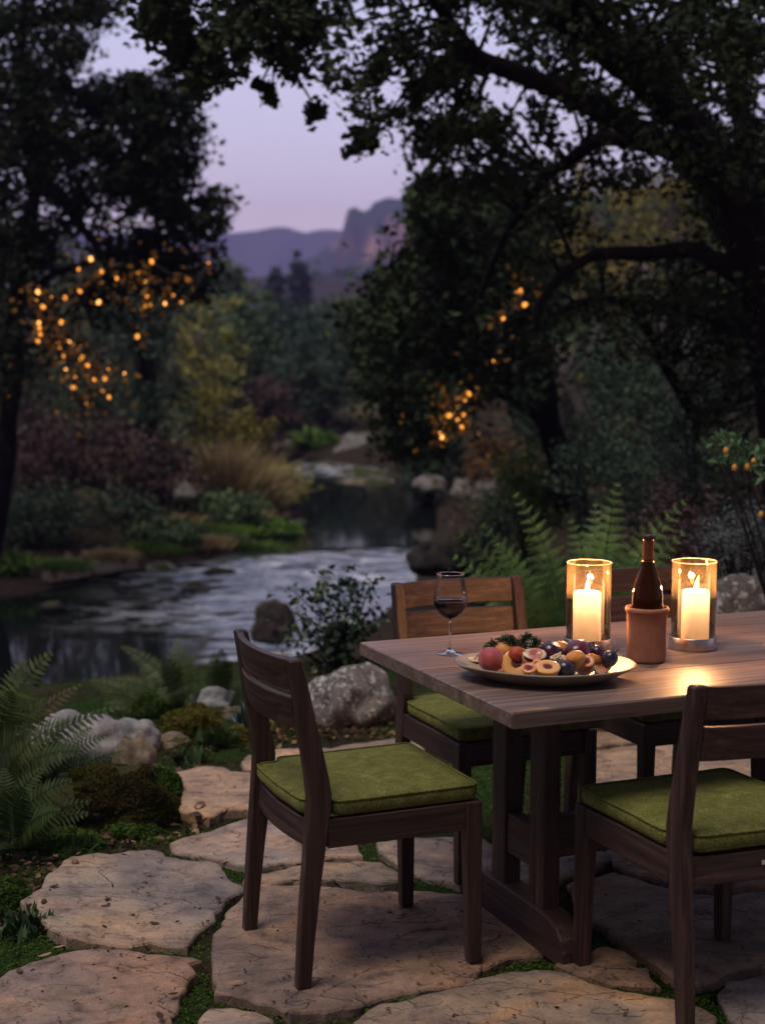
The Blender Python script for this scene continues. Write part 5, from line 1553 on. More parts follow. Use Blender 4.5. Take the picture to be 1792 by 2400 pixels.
canopy(roak, rb, [
    ([(690, -60), (1100, -60), (1060, 80), (930, 160), (770, 220), (730, 130)], 8.6, 10.2, 40, 0.12),
    ([(1040, -60), (1792, -60), (1792, 120), (1500, 120), (1300, 100), (1120, 60)], 8.6, 11, 105, 0.15),
    ([(760, 180), (930, 150), (1080, 90), (1180, 200), (1080, 330), (930, 300), (850, 320)], 9.0, 10.6, 40, 0.09),
    ([(930, 290), (1080, 300), (1230, 230), (1260, 430), (1100, 480), (990, 440)], 9.5, 11.5, 42, 0.11),
    ([(1150, 60), (1792, 80), (1792, 420), (1620, 420), (1450, 300), (1250, 230)], 9.2, 11.5, 110, 0.14),
    ([(1240, 250), (1480, 300), (1560, 400), (1300, 560), (1250, 480)], 9.6, 11.5, 30, 0.13),
    ([(1580, 380), (1850, 380), (1850, 1000), (1640, 1000), (1560, 700)], 10, 12, 100, 0.18),
    ([(1250, 560), (1560, 560), (1620, 760), (1480, 860), (1290, 960)], 10, 12.5, 34, 0.15),
    ([(1792, -60), (2300, -60), (2300, 900), (1792, 900)], 9, 12.5, 120, 0.22),
    ([(340, -60), (760, -60), (740, 60), (560, 120), (430, 60)], 8.4, 9.4, 34, 0.1),
    ([(370, 30), (620, 60), (700, 110), (570, 190), (490, 235), (420, 190)], 8.5, 9.3, 34, 0.075),
    ([(290, -40), (430, -40), (420, 60), (330, 90)], 8.5, 9.4, 16, 0.08),
    ([(600, 20), (760, 20), (740, 130), (690, 190), (640, 150)], 8.5, 9.3, 16, 0.075),
    ([(730, 245), (760, 255), (750, 300), (728, 300)], 9, 9.2, 3, 0.05),
    ([(600, 195), (640, 190), (645, 235), (610, 245)], 9, 9.2, 3, 0.05),
    ([(800, 300), (880, 320), (860, 360), (820, 350)], 9.2, 9.8, 6, 0.06),
], OAKL, 0.062, nodes, shade_clumps=[(R.uniform(0.9, 5.0), R.uniform(-2.5, 5.0), R.uniform(4.7, 7.0), R.uniform(.3, .45)) for _ in range(520)])  # unseen overhead leaf clumps, added to shade the table side

# second oak: the dark hanging mass right of the river
mb_ = Vector((at(1330, 1000, 15.5).x, 15.5, tz(at(1330, 1000, 15.5).x, 15.5) - 0.1))
moak = thing('oak_tree', 'dense black green oak hanging low over the river, right of the cliff', 'tree', mb_)
nodes = limbs(moak, mb_, [
    ([(1330, 1180, 15.5), (1290, 1000, 15.3), (1260, 850, 15), (1200, 700, 14.8), (1140, 580, 14.6), (1080, 480, 14.4)], 0.16, 0.05),
    ([(1260, 850, 15), (1160, 800, 14.7), (1060, 760, 14.4), (950, 740, 14.2), (870, 760, 14.1)], 0.07, 0.02),
    ([(1290, 1000, 15.3), (1180, 930, 14.8), (1080, 900, 14.5), (980, 910, 14.2), (910, 960, 14.0)], 0.06, 0.02),
    ([(1200, 700, 14.8), (1100, 640, 14.4), (1000, 610, 14.2), (910, 630, 14)], 0.05, 0.02),
], BARK)
canopy(moak, mb_, [
    ([(1000, 440), (1240, 420), (1300, 640), (1280, 900), (1150, 960), (1040, 900), (960, 700)], 13.2, 16, 140, 0.25),
    ([(880, 640), (1020, 600), (1100, 900), (1020, 1060), (930, 1080), (870, 930), (830, 840), (825, 760)], 13, 15.5, 100, 0.23),
    ([(985, 480), (1060, 440), (1040, 620), (900, 670), (920, 610), (985, 570)], 13, 14.8, 30, 0.17),
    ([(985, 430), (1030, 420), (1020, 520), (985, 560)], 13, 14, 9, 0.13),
], OAKD, 0.085, nodes, per=60)

# left oak
lb = Vector((at(-40, 1200, 17.5).x, 17.5, tz(at(-40, 1200, 17.5).x, 17.5) - 0.1))
loak = thing('oak_tree', 'dark oak filling the left side, its boughs hanging toward the sky gap', 'tree', lb)
nodes = limbs(loak, lb, [
    ([(-20, 1330, 17.5), (10, 1100, 17.4), (30, 900, 17.3), (35, 740, 17.2), (60, 560, 17.0), (85, 400, 16.9), (62, 260, 16.8), (45, 120, 16.7), (90, -40, 16.6)], 0.12, 0.06),
    ([(75, 350, 16.9), (120, 430, 16.6), (160, 480, 16.4), (215, 560, 16.2), (250, 640, 16)], 0.09, 0.03),
    ([(45, 160, 16.7), (140, 190, 16.4), (250, 260, 16.2), (360, 300, 16.0), (450, 370, 15.8)], 0.08, 0.02),
    ([(60, 260, 16.8), (170, 330, 16.4), (300, 400, 16.2), (420, 450, 16)], 0.07, 0.02),
    ([(60, 60, 16.7), (160, 40, 16.3), (250, 20, 16), (330, -20, 15.8)], 0.07, 0.02),
    ([(35, 740, 17.2), (130, 640, 17), (260, 600, 16.8), (400, 590, 16.5)], 0.06, 0.02),
], BARK)
canopy(loak, lb, [
    ([(-60, -60), (320, -60), (300, 70), (200, 110), (130, 180), (120, 330), (-60, 330)], 15, 18, 70, 0.26),
    ([(120, 200), (230, 200), (260, 240), (160, 320), (120, 320)], 15, 17, 10, 0.14),
    ([(250, 190), (420, 170), (475, 300), (470, 380), (330, 360), (230, 290)], 15, 17, 50, 0.15),
    ([(20, 100), (180, 90), (230, 330), (60, 420)], 15, 17.5, 34, 0.2),
    ([(200, 300), (420, 300), (440, 460), (240, 450)], 15, 17, 22, 0.17),
    ([(-60, 330), (230, 300), (300, 380), (280, 470), (60, 620), (-60, 640)], 15, 18, 70, 0.25),
    ([(290, 360), (470, 360), (530, 480), (520, 520), (380, 520), (250, 480)], 15, 17, 44, 0.13),
    ([(330, 520), (500, 520), (515, 620), (470, 690), (360, 700), (250, 660)], 15.5, 17.5, 46, 0.16),
    ([(-60, 560), (240, 520), (340, 600), (280, 740), (180, 820), (-60, 960)], 15.5, 18, 46, 0.24),
    ([(-700, -60), (-60, -60), (-60, 900), (-700, 900)], 15, 19, 70, 0.36),
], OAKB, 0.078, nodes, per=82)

# ================================================================== TREES, SHRUBS AND GRASS ALONG THE VALLEY
def lf(name, a, b, c, tr=0.1): return mat_leaf(name, [(0.0, a), (0.5, b), (1.0, c)], 0.7, tr, 0.15)
M_GREY = lf('grey_green', (0.0585, 0.0702, 0.0429), (0.1209, 0.1443, 0.0858), (0.2145, 0.2340, 0.1456))
M_OLIVE = lf('willow_olive', (0.1755, 0.1664, 0.0390), (0.3315, 0.3120, 0.0884), (0.5070, 0.4680, 0.1560))
M_YELL = lf('yellow_leaf', (0.11, 0.10, 0.022), (0.21, 0.19, 0.042), (0.32, 0.29, 0.075))
M_GOLD = lf('golden_green', (0.09, 0.09, 0.02), (0.22, 0.20, 0.055), (0.42, 0.30, 0.09))
M_DARK = lf('deep_green', (0.0195, 0.0390, 0.0247), (0.0507, 0.0897, 0.0585), (0.1079, 0.1664, 0.1079))
M_MID = lf('mid_green', (0.0429, 0.0741, 0.0351), (0.0975, 0.1521, 0.0702), (0.1755, 0.2444, 0.1170))
M_PURP = lf('purple_brown', (0.0390, 0.0234, 0.0234), (0.0897, 0.0546, 0.0546), (0.1664, 0.1131, 0.1131))
M_RUST = lf('rust_leaf', (0.06, 0.035, 0.016), (0.13, 0.075, 0.032), (0.24, 0.14, 0.055))
M_TAN = lf('tan_grass', (0.1950, 0.1365, 0.0689), (0.3705, 0.2730, 0.1365), (0.5460, 0.4290, 0.2340))
M_GRASS = lf('bright_grass', (0.0494, 0.1079, 0.0195), (0.1170, 0.2249, 0.0390), (0.2340, 0.3510, 0.0689))
M_CONI = lf('conifer', (0.0273, 0.0507, 0.0429), (0.0585, 0.1014, 0.0819), (0.1079, 0.1560, 0.1170))

def tree(name, label, cat, px, Y, top, w, mat, bark=BARK, low=0.25, clumps=55, per=46, leafpx=15, group=None, ragged=0.3, lean=0.0, aspect=0.6, up=0.2):
    x = at(px, 800, Y).x
    b = Vector((x, Y, tz(x, Y) - 0.05))
    H = at(px, top, Y).z - b.z
    Wm = w / F_PX * Y
    t = thing(name, label, cat, b)
    ctr = np.array([lean * H, 0, H * (low + (1 - low) / 2)])
    d = unit(NR.normal(size=(clumps, 3))) * (NR.uniform(0.15, 1.0, (clumps, 1)) ** 0.45)
    C = ctr + d * np.array([Wm / 2, Wm / 2.2, H * (1 - low) / 2]) * (1 + NR.normal(size=(clumps, 1)) * ragged * 0.35)
    C[:, 2] = np.maximum(C[:, 2], 0.05 * H)
    rad = Wm * 0.13 * NR.uniform(0.7, 1.4, clumps)
    sz = leafpx / F_PX * Y
    leaf_cloud('crown', C, rad, per, sz, mat, t, aspect, up, 0.1, 0.8)
    m = MB()
    r0 = max(0.03, H * 0.022)
    tp = [Vector((0, 0, -0.2)), Vector((R.gauss(0, .02) * H, 0, H * .25)), Vector((lean * H * .5 + R.gauss(0, .03) * H, 0, H * .5)), Vector((lean * H, 0, H * .8))]
    m.tube(tp, [r0 * 1.4, r0, r0 * .75, r0 * .3], 8, 0.08)
    tr_ = m.build('trunk', bark, t)
    m = MB()
    for k in range(9):
        c = Vector(C[R.randrange(clumps)]); a = tp[1].lerp(tp[3], R.random())
        m.tube([a, a.lerp(c, .5) + Vector((0, 0, -.03 * H)), c], [r0 * .45, r0 * .3, r0 * .12], 6)
    m.build('limbs', bark, t)
    return t

def bush(name, label, cat, px, Y, py0, py1, w, mat, clumps=40, per=46, leafpx=14, aspect=0.6, up=0.2, droop=0.1):
    """a shrub whose foot shows at py0 and top at py1"""
    x = at(px, 800, Y).x
    b = at(px, py0, Y); b.z = min(b.z, tz(x, Y) + 0.4); b.z = tz(x, Y)
    H = max(at(px, py1, Y).z - b.z, 0.2); Wm = w / F_PX * Y
    t = thing(name, label, cat, b)
    d = unit(NR.normal(size=(clumps, 3))) * (NR.uniform(0.1, 1, (clumps, 1)) ** 0.5)
    C = np.array([0, 0, H * 0.5]) + d * np.array([Wm / 2, Wm / 2.4, H / 2])
    leaf_cloud('foliage', C, Wm * 0.14 * NR.uniform(0.7, 1.3, clumps), per, leafpx / F_PX * Y, mat, t, aspect, up, droop, 0.85)
    m = MB()
    for k in range(10):
        c = Vector(C[R.randrange(clumps)])
        m.tube([Vector((R.gauss(0, .04) * Wm, 0, -.1)), c * .5, c], [0.012 * H + .004, .008 * H + .003, .003 * H + .002], 5)
    m.build('stems', BARK, t)
    return t

def grass(name, label, cat, px, Y, py1, w, mat, n=700, wid=0.010, lean=0.5):
    x = at(px, 800, Y).x
    b = Vector((x, Y, tz(x, Y)))
    H = max(at(px, py1, Y).z - b.z, 0.15); Wm = w / F_PX * Y
    t = thing(name, label, cat, b)
    o = NR.normal(size=(n, 3)) * np.array([Wm * .17, Wm * .15, 0])
    d = NR.normal(size=(n, 3)) * np.array([lean, lean, 0]) * 0.6 + np.array([0, 0, 1]) + o / Wm * np.array([1.6, 1.6, 0]); d = unit(d)
    L = H * NR.uniform(.5, 1.1, (n, 1))
    s = unit(np.cross(d, NR.normal(size=(n, 3)))) * wid * Y / 20
    V = np.empty((n, 4, 3))
    V[:, 0] = o - s * .6; V[:, 1] = o + s * .6; V[:, 3] = o + d * L * .6 - s * .5 ; V[:, 2] = o + d * L * .6 + s * .5
    tip = o + d * L + np.array([0, 0, -1]) * L * 0.12 + (o / Wm) * L * .5
    V2 = np.concatenate([V.reshape(-1, 3), tip])
    q = np.arange(n)
    F = np.concatenate([np.stack([q * 4, q * 4 + 1, q * 4 + 2], 1), np.stack([q * 4, q * 4 + 2, q * 4 + 3], 1), np.stack([q * 4 + 3, q * 4 + 2, n * 4 + q], 1)])
    tn = NR.uniform(0, 1, n)
    np_obj('blades', V2, F, mat, t, np.concatenate([tn, tn, tn]))
    return t

# left bank, far to near
tree('grey_tree', 'grey green tree behind the golden leaves at the left', 'tree', 70, 24, 470, 380, M_GREY, BARKG, 0.2, 70)
tree('grey_tree', 'olive grey tree behind the left oak, left of the yellow willow', 'tree', 270, 28, 500, 330, M_GREY, BARKG, 0.15, 70)
tree('grey_tree', 'dark thin tree between the golden leaves and the yellow willow', 'tree', 350, 23, 600, 220, M_DARK, BARK, 0.2, 60)
tree('willow', 'pale olive yellow willow leaning toward the river on the left bank', 'tree', 470, 33, 690, 200, M_OLIVE, BARKG, 0.25, 34, 40, 14, ragged=0.9)
tree('broadleaf_tree', 'grey green round tree left of the conifers', 'tree', 525, 62, 590, 170, M_MID, BARKG, 0.1, 60)
tree('broadleaf_tree', 'green tree below the purple ridge, behind the yellow willow', 'tree', 570, 50, 655, 170, M_MID, BARKG, 0.1, 60)
tree('broadleaf_tree', 'tall pale tree in front of the purple ridge at the left of the gap', 'tree', 545, 105, 610, 90, M_GREY, BARKG, 0.1, 50)
tree('conifer', 'small dark conifer in front of the purple ridge', 'tree', 648, 140, 635, 50, M_CONI, BARK, 0.1, 40)
tree('conifer', 'taller dark conifer at the foot of the cliff', 'tree', 702, 150, 600, 56, M_CONI, BARK, 0.1, 50)
tree('broadleaf_tree', 'dark round oak in the middle of the valley below the conifers', 'tree', 690, 70, 715, 200, M_DARK, BARKG, 0.15, 70)
tree('broadleaf_tree', 'dark green oak below the cliff, right end of the valley trees', 'tree', 820, 75, 712, 190, M_MID, BARKG, 0.1, 70)
tree('broadleaf_tree', 'shadowy oak with pale bare limbs above the river bend', 'tree', 620, 46, 770, 210, M_DARK, BARKG, 0.35, 60)
tree('broadleaf_tree', 'blackish oak over the far river bank, right of the pale limbed oak', 'tree', 745, 48, 760, 220, M_DARK, BARKG, 0.3, 65)
tree('broadleaf_tree', 'dark tree hidden behind the hanging oak over the river', 'tree', 880, 50, 720, 200, M_DARK, BARKG, 0.2, 60)
tree('broadleaf_tree', 'tall grey green tree just right of the left oak boughs', 'tree', 430, 40, 560, 200, M_GREY, BARKG, 0.1, 60)
tree('broadleaf_tree', 'dark green tree filling the slope behind the purple thickets', 'tree', 190, 31, 640, 330, M_DARK, BARKG, 0.1, 75)
tree('broadleaf_tree', 'mid green tree rising behind the bright yellow shrub', 'tree', 560, 38, 720, 170, M_MID, BARKG, 0.12, 60)
tree('broadleaf_tree', 'dark tree on the far slope under the round valley oak', 'tree', 690, 42, 800, 220, M_DARK, BARKG, 0.15, 60)
bush('purple_shrub', 'leafless brown thicket between the willow and the dark oaks', 'shrub', 620, 36, 1040, 890, 150, M_PURP, 40)
bush('green_shrub', 'tall green bush overhanging the pool below the tan reeds', 'shrub', 545, 22.2, 1285, 1165, 190, M_MID, 44)
bush('green_shrub', 'leafy green bush at the water edge left of the rapids', 'shrub', 395, 20.0, 1335, 1225, 170, M_MID, 40)
bush('green_shrub', 'low green bush at the tip of the bank above the rapids', 'shrub', 640, 22.4, 1280, 1215, 120, M_GRASS, 30)
bush('yellow_shrub', 'bright yellow green shrub at the foot of the willow', 'shrub', 500, 28, 1060, 890, 200, M_YELL, 40, 44)
bush('yellow_shrub', 'yellow shrub spreading over the left bank beside the river bend', 'shrub', 585, 27.5, 1110, 960, 150, M_YELL, 30, 40)
bush('yellow_shrub', 'low yellow tinged bush overhanging the dark pool', 'shrub', 655, 25.5, 1220, 1095, 140, M_OLIVE, 30, 40)
bush('green_shrub', 'dark olive shrub left of the bright yellow shrub', 'shrub', 370, 25, 1100, 930, 190, M_GREY, 40)
bush('olive_shrub', 'small mustard coloured shrub among dark bushes on the left', 'shrub', 330, 23, 1090, 1010, 90, M_YELL, 22, 30)
bush('purple_shrub', 'purple brown thicket at the left edge of the far bank', 'shrub', 60, 21.5, 1200, 960, 300, M_PURP, 60)
bush('purple_shrub', 'purple brown thicket under the golden leaves', 'shrub', 240, 22, 1200, 985, 260, M_PURP, 60)
bush('purple_shrub', 'dull purple bush left of the tan reeds', 'shrub', 400, 22.5, 1190, 1040, 170, M_PURP, 40)
bush('dark_shrub', 'black green shrub at the water edge under the purple thicket', 'shrub', 90, 19.5, 1300, 1150, 240, M_DARK, 45)
bush('dark_shrub', 'dark green bush on the bank between gravel and purple thicket', 'shrub', 270, 21, 1260, 1170, 190, M_DARK, 40)
bush('fern_bush', 'leafy green bush at the left picture edge by the pool', 'shrub', 25, 17.6, 1390, 1300, 110, M_GRASS, 26)
grass('reeds', 'tall tan reeds on the left bank beside the river bend', 'reeds', 520, 24.5, 1000, 190, M_TAN, 1300)
grass('reeds', 'shorter tan reeds right of the tall reeds', 'reeds', 590, 25, 1075, 150, M_TAN, 900)
grass('grass_clump', 'bright green grass clump at the water below the tan reeds', 'grass clump', 480, 21.5, 1245, 230, M_GRASS, 1300)
grass('grass_clump', 'tan and green grass clump on the point of the left bank', 'grass clump', 400, 21.8, 1225, 170, M_TAN, 900)
grass('grass_clump', 'green grass clump nearest the rapids on the left bank', 'grass clump', 555, 21.8, 1262, 130, M_GRASS, 900)
grass('grass_clump', 'green grass tuft at the foot of the yellow bush by the pool', 'grass clump', 620, 25, 1195, 90, M_GRASS, 500)
bush('rust_shrub', 'small rust brown bush between reeds and dark pool', 'shrub', 590, 23.5, 1265, 1220, 90, M_RUST, 18, 30)
for k_, (px_, Y_, t_, w_, m_, lab_) in enumerate([(350, 19.6, 1262, 150, M_GRASS, 'bright grass clump hanging over the water left of the rapids'), (455, 20.2, 1250, 170, M_TAN, 'tan grass clump at the water edge above the rapids'), (600, 21.0, 1262, 130, M_GRASS, 'small grass clump at the tip of the left bank'),
        (250, 19.0, 1290, 120, M_TAN, 'dry grass clump behind the pink gravel'), (130, 18.2, 1310, 150, M_GRASS, 'green grass clump left of the pink gravel'), (560, 23.0, 1180, 150, M_TAN, 'dry tan grass behind the green point of the bank'), (520, 20.8, 1275, 120, M_MID, 'dark grass clump between the two bright bank clumps')]):
    grass('grass_clump', lab_, 'grass clump', px_, Y_, t_, w_, m_, 1500, 0.011, 0.6)
# right bank
tree('golden_tree', 'golden green tree lit behind the crooked limbs, upper right', 'tree', 1400, 27, 330, 330, M_GOLD, BARKG, 0.2, 70)
tree('golden_tree', 'golden brown tree at the far right behind the oak limbs', 'tree', 1570, 29, 320, 280, M_GOLD, BARKG, 0.2, 60)
tree('golden_tree', 'rust tinged tree behind the hanging oak', 'tree', 1230, 33, 420, 230, M_RUST, BARKG, 0.2, 55)
tree('broadleaf_tree', 'blue green tree between the cliff and the hanging oak', 'tree', 1090, 45, 460, 260, M_MID, BARKG, 0.15, 70)
tree('broadleaf_tree', 'dim green tree at the right picture edge behind the big oak', 'tree', 1760, 25, 250, 330, M_MID, BARKG, 0.15, 80)
tree('broadleaf_tree', 'dark understory tree with pale trunks in the right thicket', 'tree', 1330, 21, 700, 300, M_DARK, BARKG, 0.3, 60)
tree('broadleaf_tree', 'dark understory tree at the far right of the thicket', 'tree', 1600, 18, 640, 380, M_DARK, BARKG, 0.3, 75)
tree('broadleaf_tree', 'dark low tree behind the second lantern, in the right thicket', 'tree', 1500, 15, 820, 330, M_DARK, BARKG, 0.2, 75)
tree('broadleaf_tree', 'pale green sapling glimpsed between the oak limbs at right', 'tree', 1300, 26, 740, 130, M_OLIVE, BARKG, 0.4, 22, 40)
bush('green_shrub', 'soft green willow bush on the right bank above the fern', 'shrub', 1245, 15.5, 1170, 1030, 190, M_GRASS, 45)
bush('dark_shrub', 'dark bush filling the slope right of the soft green willow bush', 'shrub', 1420, 13, 1210, 980, 280, M_DARK, 60)
bush('dark_shrub', 'dark bush at the right behind the amber fruited branch', 'shrub', 1640, 12, 1210, 930, 340, M_DARK, 70)
bush('rust_shrub', 'brown leafed thicket behind the spreading fern', 'shrub', 1560, 9.2, 1330, 1120, 330, M_PURP, 60)
bush('dark_shrub', 'dark bush between the bright fern and the river', 'shrub', 1180, 10.5, 1330, 1180, 220, M_DARK, 45)
bush('green_shrub', 'olive bush by the pale rocks at the river bend', 'shrub', 745, 40, 1075, 1020, 110, M_GRASS, 24)
bush('rust_shrub', 'rusty brown bush on the right river bank below the golden leaves', 'shrub', 1150, 24, 1120, 1010, 180, M_RUST, 34)
bush('dark_shrub', 'dark shrub on the right bank beside the pale river rocks', 'shrub', 1000, 27, 1130, 1010, 170, M_DARK, 40)
bush('dark_shrub', 'black green shrub behind the far chairs, right of the first lantern', 'shrub', 1420, 7.9, 1480, 1290, 260, M_DARK, 50)
bush('dark_shrub', 'dark undergrowth below the bright fern', 'shrub', 1200, 7.2, 1560, 1400, 220, M_DARK, 45)

# pale leaning trunks in the right thicket
for lab, pp in (('pale leaning dead trunk in the thicket between hanging oak and table', [(1365, 970, 19), (1330, 900, 19), (1318, 870, 19), (1300, 800, 19.2)]),
                ('pale bent trunk crossing behind the willow bush', [(1310, 980, 20), (1290, 920, 20), (1250, 890, 20), (1225, 870, 20.3)]),
                ('thin grey trunk under the arching oak limb at right', [(1580, 960, 17), (1570, 860, 17), (1545, 740, 17), (1510, 620, 17.4)])):
    b = at(*pp[0]); b.z = tz(b.x, b.y)
    t = thing('dead_trunk', lab, 'dead tree', b)
    p_ = [Vector((0, 0, -.1))] + [at(*q) - b for q in pp]
    MB().tube(p_, [0.075, 0.07, 0.06, 0.05, 0.035], 8, 0.1).build('trunk', BARKG, t)
    MB().tube([p_[2], p_[2] + Vector((0.25, 0.1, 0.35)), p_[2] + Vector((0.4, 0.1, 0.8))], [0.03, 0.02, 0.008], 6).build('branch', BARKG, t)

# far woodland that reads as one mass
CC, rr_ = [], []
for i in range(900):
    Y = R.uniform(55, 230)
    px = R.choice((R.uniform(-900, 420), R.uniform(-900, 420), R.uniform(1020, 2700), R.uniform(1020, 2700)))
    x = at(px, 800, Y).x; g = tz(x, Y)
    lim = 590 if px < 600 else 440
    ztop = at(px, lim + R.uniform(0, 150), Y).z
    z = R.uniform(g, max(g + 1, min(ztop, g + 14)))
    CC.append((x, Y, z)); rr_.append(R.uniform(0.9, 2.0) * Y / 110)
P, idx = clump_points(np.array(CC), np.array(rr_), 40)
Vt, Ft = leaf_arrays(P, 0.42, 0.7, 0.2, 0.1)
ct = NR.uniform(0, 1, len(CC))
tag(np_obj('woodland', Vt, Ft, M_MID, None, np.clip(ct[idx] * .6 + NR.uniform(0, .4, len(idx)), 0, 1)), 'dim green woodland covering the slopes on both sides of the valley', 'woodland', kind='stuff')

def undergrowth(label, name, spec, mat, n, per, leafpx):
    CC, rr_ = [], []
    while len(CC) < n:
        Y = 19 + 45 * R.random() ** 1.5
        px = R.uniform(*spec)
        x = at(px, 800, Y).x
        xl, xr = float(np.interp(Y, YS, XL)), float(np.interp(Y, YS, XR))
        if xl - 0.5 < x < xr + 0.5: continue
        CC.append((x, Y, tz(x, Y) + R.uniform(0, 0.028) * Y)); rr_.append(R.uniform(0.012, 0.028) * Y)
    P, idx = clump_points(np.array(CC), np.array(rr_), per)
    d = unit(NR.normal(size=(len(P), 3)))
    V, F = leaf_arrays(P, 1.0, 0.6, 0.2, 0.1)
    sc = np.repeat(leafpx / F_PX * P[:, 1], 4)[:, None]; c = np.repeat(P, 4, 0)
    V = c + (V - c) * sc
    ct = NR.uniform(0, 1, len(CC))
    tag(np_obj(name, V, F, mat, None, np.clip(ct[idx] * .7 + NR.uniform(0, .3, len(idx)), 0, 1)), label, name.replace('_', ' '), kind='stuff')
M_MIX = mat_leaf('mixed_scrub', [(0.0, (0.0208, 0.0182, 0.0156)), (0.25, (0.0390, 0.0468, 0.0286)), (0.5, (0.0780, 0.0676, 0.0442)), (0.75, (0.0910, 0.1235, 0.0585)), (1.0, (0.2080, 0.1755, 0.0715))], 0.8, 0.1, 0.1)
undergrowth('tangled scrub and grasses covering the left bank slopes', 'left_scrub', (-500, 760), M_MIX, 620, 44, 13)
undergrowth('tangled scrub covering the right bank slopes behind the oaks', 'right_scrub', (780, 2300), M_MIX, 620, 44, 13)
CC = []
for i in range(330):
    px = R.uniform(640, 1180); Y = R.uniform(330, 760)
    top_ = float(np.interp(px, [640, 720, 780, 860, 960, 1180], [690, 668, 648, 630, 600, 590]))
    p = at(px, R.uniform(top_, 720), Y)
    if p.z > 2: CC.append(tuple(p))
CC = np.array(CC)
P, idx = clump_points(CC, NR.uniform(1.2, 3.0, len(CC)), 30, flat=1.5)
V, F = leaf_arrays(P, 1.5, 0.7, 0.2, 0.2)
tag(np_obj('hillside_forest', V, F, M_CONI, None, NR.uniform(0, 1, len(P))), 'blue green forest on the lower slope under the cliff', 'forest', kind='stuff')

# river rocks
RR = [('flat pale rock at the head of the river bend', 690, 1048, 110, 16, 40), ('large blue grey rock on the right bank of the bend', 850, 1068, 150, 55, 38),
      ('pale low rock at the water below the large blue grey rock', 855, 1122, 150, 26, 33), ('flat pinkish rock standing in the bend shallows', 865, 1145, 140, 22, 31),
      ('grey rock in the far rapids', 770, 1105, 70, 22, 35), ('upright pale rock under the golden leaves by the river', 1000, 1075, 70, 80, 27),
      ('pale rock at the right water edge, left of a paler pair', 1010, 1150, 80, 40, 26), ('pale rock of the pair below the rusty bush', 1085, 1165, 60, 50, 24),
      ('paler right rock of the pair below the rusty bush', 1140, 1172, 75, 55, 23.5), ('small wet rock under the yellow bush', 700, 1240, 90, 18, 24),
      ('tiny pale rock at the edge of the dark pool', 738, 1258, 50, 18, 23), ('grey bank rock on the left point above the rapids', 370, 1352, 90, 34, 18.8),
      ('dark smooth rock in the rapids near the left point', 510, 1358, 90, 26, 18.2), ('pale gravelly rock on the left shore', 285, 1358, 50, 24, 18.5),
      ('small rock breaking the rapids in midstream', 455, 1385, 80, 22, 17.0), ('pale rock in the dark shadow of the left shore', 120, 1425, 60, 14, 15.8),
      ('brown rock under the dark left shrubs', 200, 1200, 120, 60, 20.8), ('pale boulder among the purple thicket', 430, 1170, 60, 45, 22.0), ('pinkish bank rock behind the tan reeds', 420, 1110, 70, 50, 23.5),
      ('tawny eroded bank face above the river bend rocks', 850, 1010, 140, 75, 43)]
for lab, px, py, w, h, Y in RR:
    rock(lab, px, py, w, h, RK_TAN if 'tawny' in lab or 'pink' in lab else (RK_DARK if 'dark' in lab or 'brown' in lab else RK_RIV), 0.8, 0.45, Y=Y, sub=3)

# gravel on the left shore
n = 7000
gx = NR.uniform(90, 330, n); gy = NR.uniform(1275, 1375, n)
keep = []
for a, b2 in zip(gx, gy):
    if ((a - 215) / 120) ** 2 + ((b2 - 1325 - 0.25 * (215 - a)) / 42) ** 2 > 1 + 0.5 * math.sin(a * 0.13) * math.sin(b2 * .2): continue
    p = onz(a, b2, WATER_Z + 0.2); keep.append((p.x, p.y, tz(p.x, p.y) + 0.01))
keep = np.array(keep); n = len(keep)
oc = np.array([(1, 0, 0), (0, 1, 0), (-1, 0, 0), (0, -1, 0), (0, 0, .6), (0, 0, -.6)], float)
sz = NR.uniform(0.01, 0.035, (n, 1, 1))
Vg = (keep[:, None, :] + oc[None] * sz * NR.uniform(.7, 1.3, (n, 1, 3))).reshape(-1, 3)
of = np.array([(0, 1, 4), (1, 2, 4), (2, 3, 4), (3, 0, 4), (1, 0, 5), (2, 1, 5), (3, 2, 5), (0, 3, 5)])
Fg = (np.arange(n)[:, None, None] * 6 + of[None]).reshape(-1, 3)
tag(np_obj('gravel', Vg, Fg, mat_leaf('gravel', [(0.0, (0.05, 0.036, 0.03)), (0.5, (0.105, 0.078, 0.066)), (1.0, (0.20, 0.155, 0.135))], 0.9), None, np.repeat(NR.uniform(0, 1, n), 8), True), 'pinkish gravel on the left river shore', 'gravel', kind='stuff')

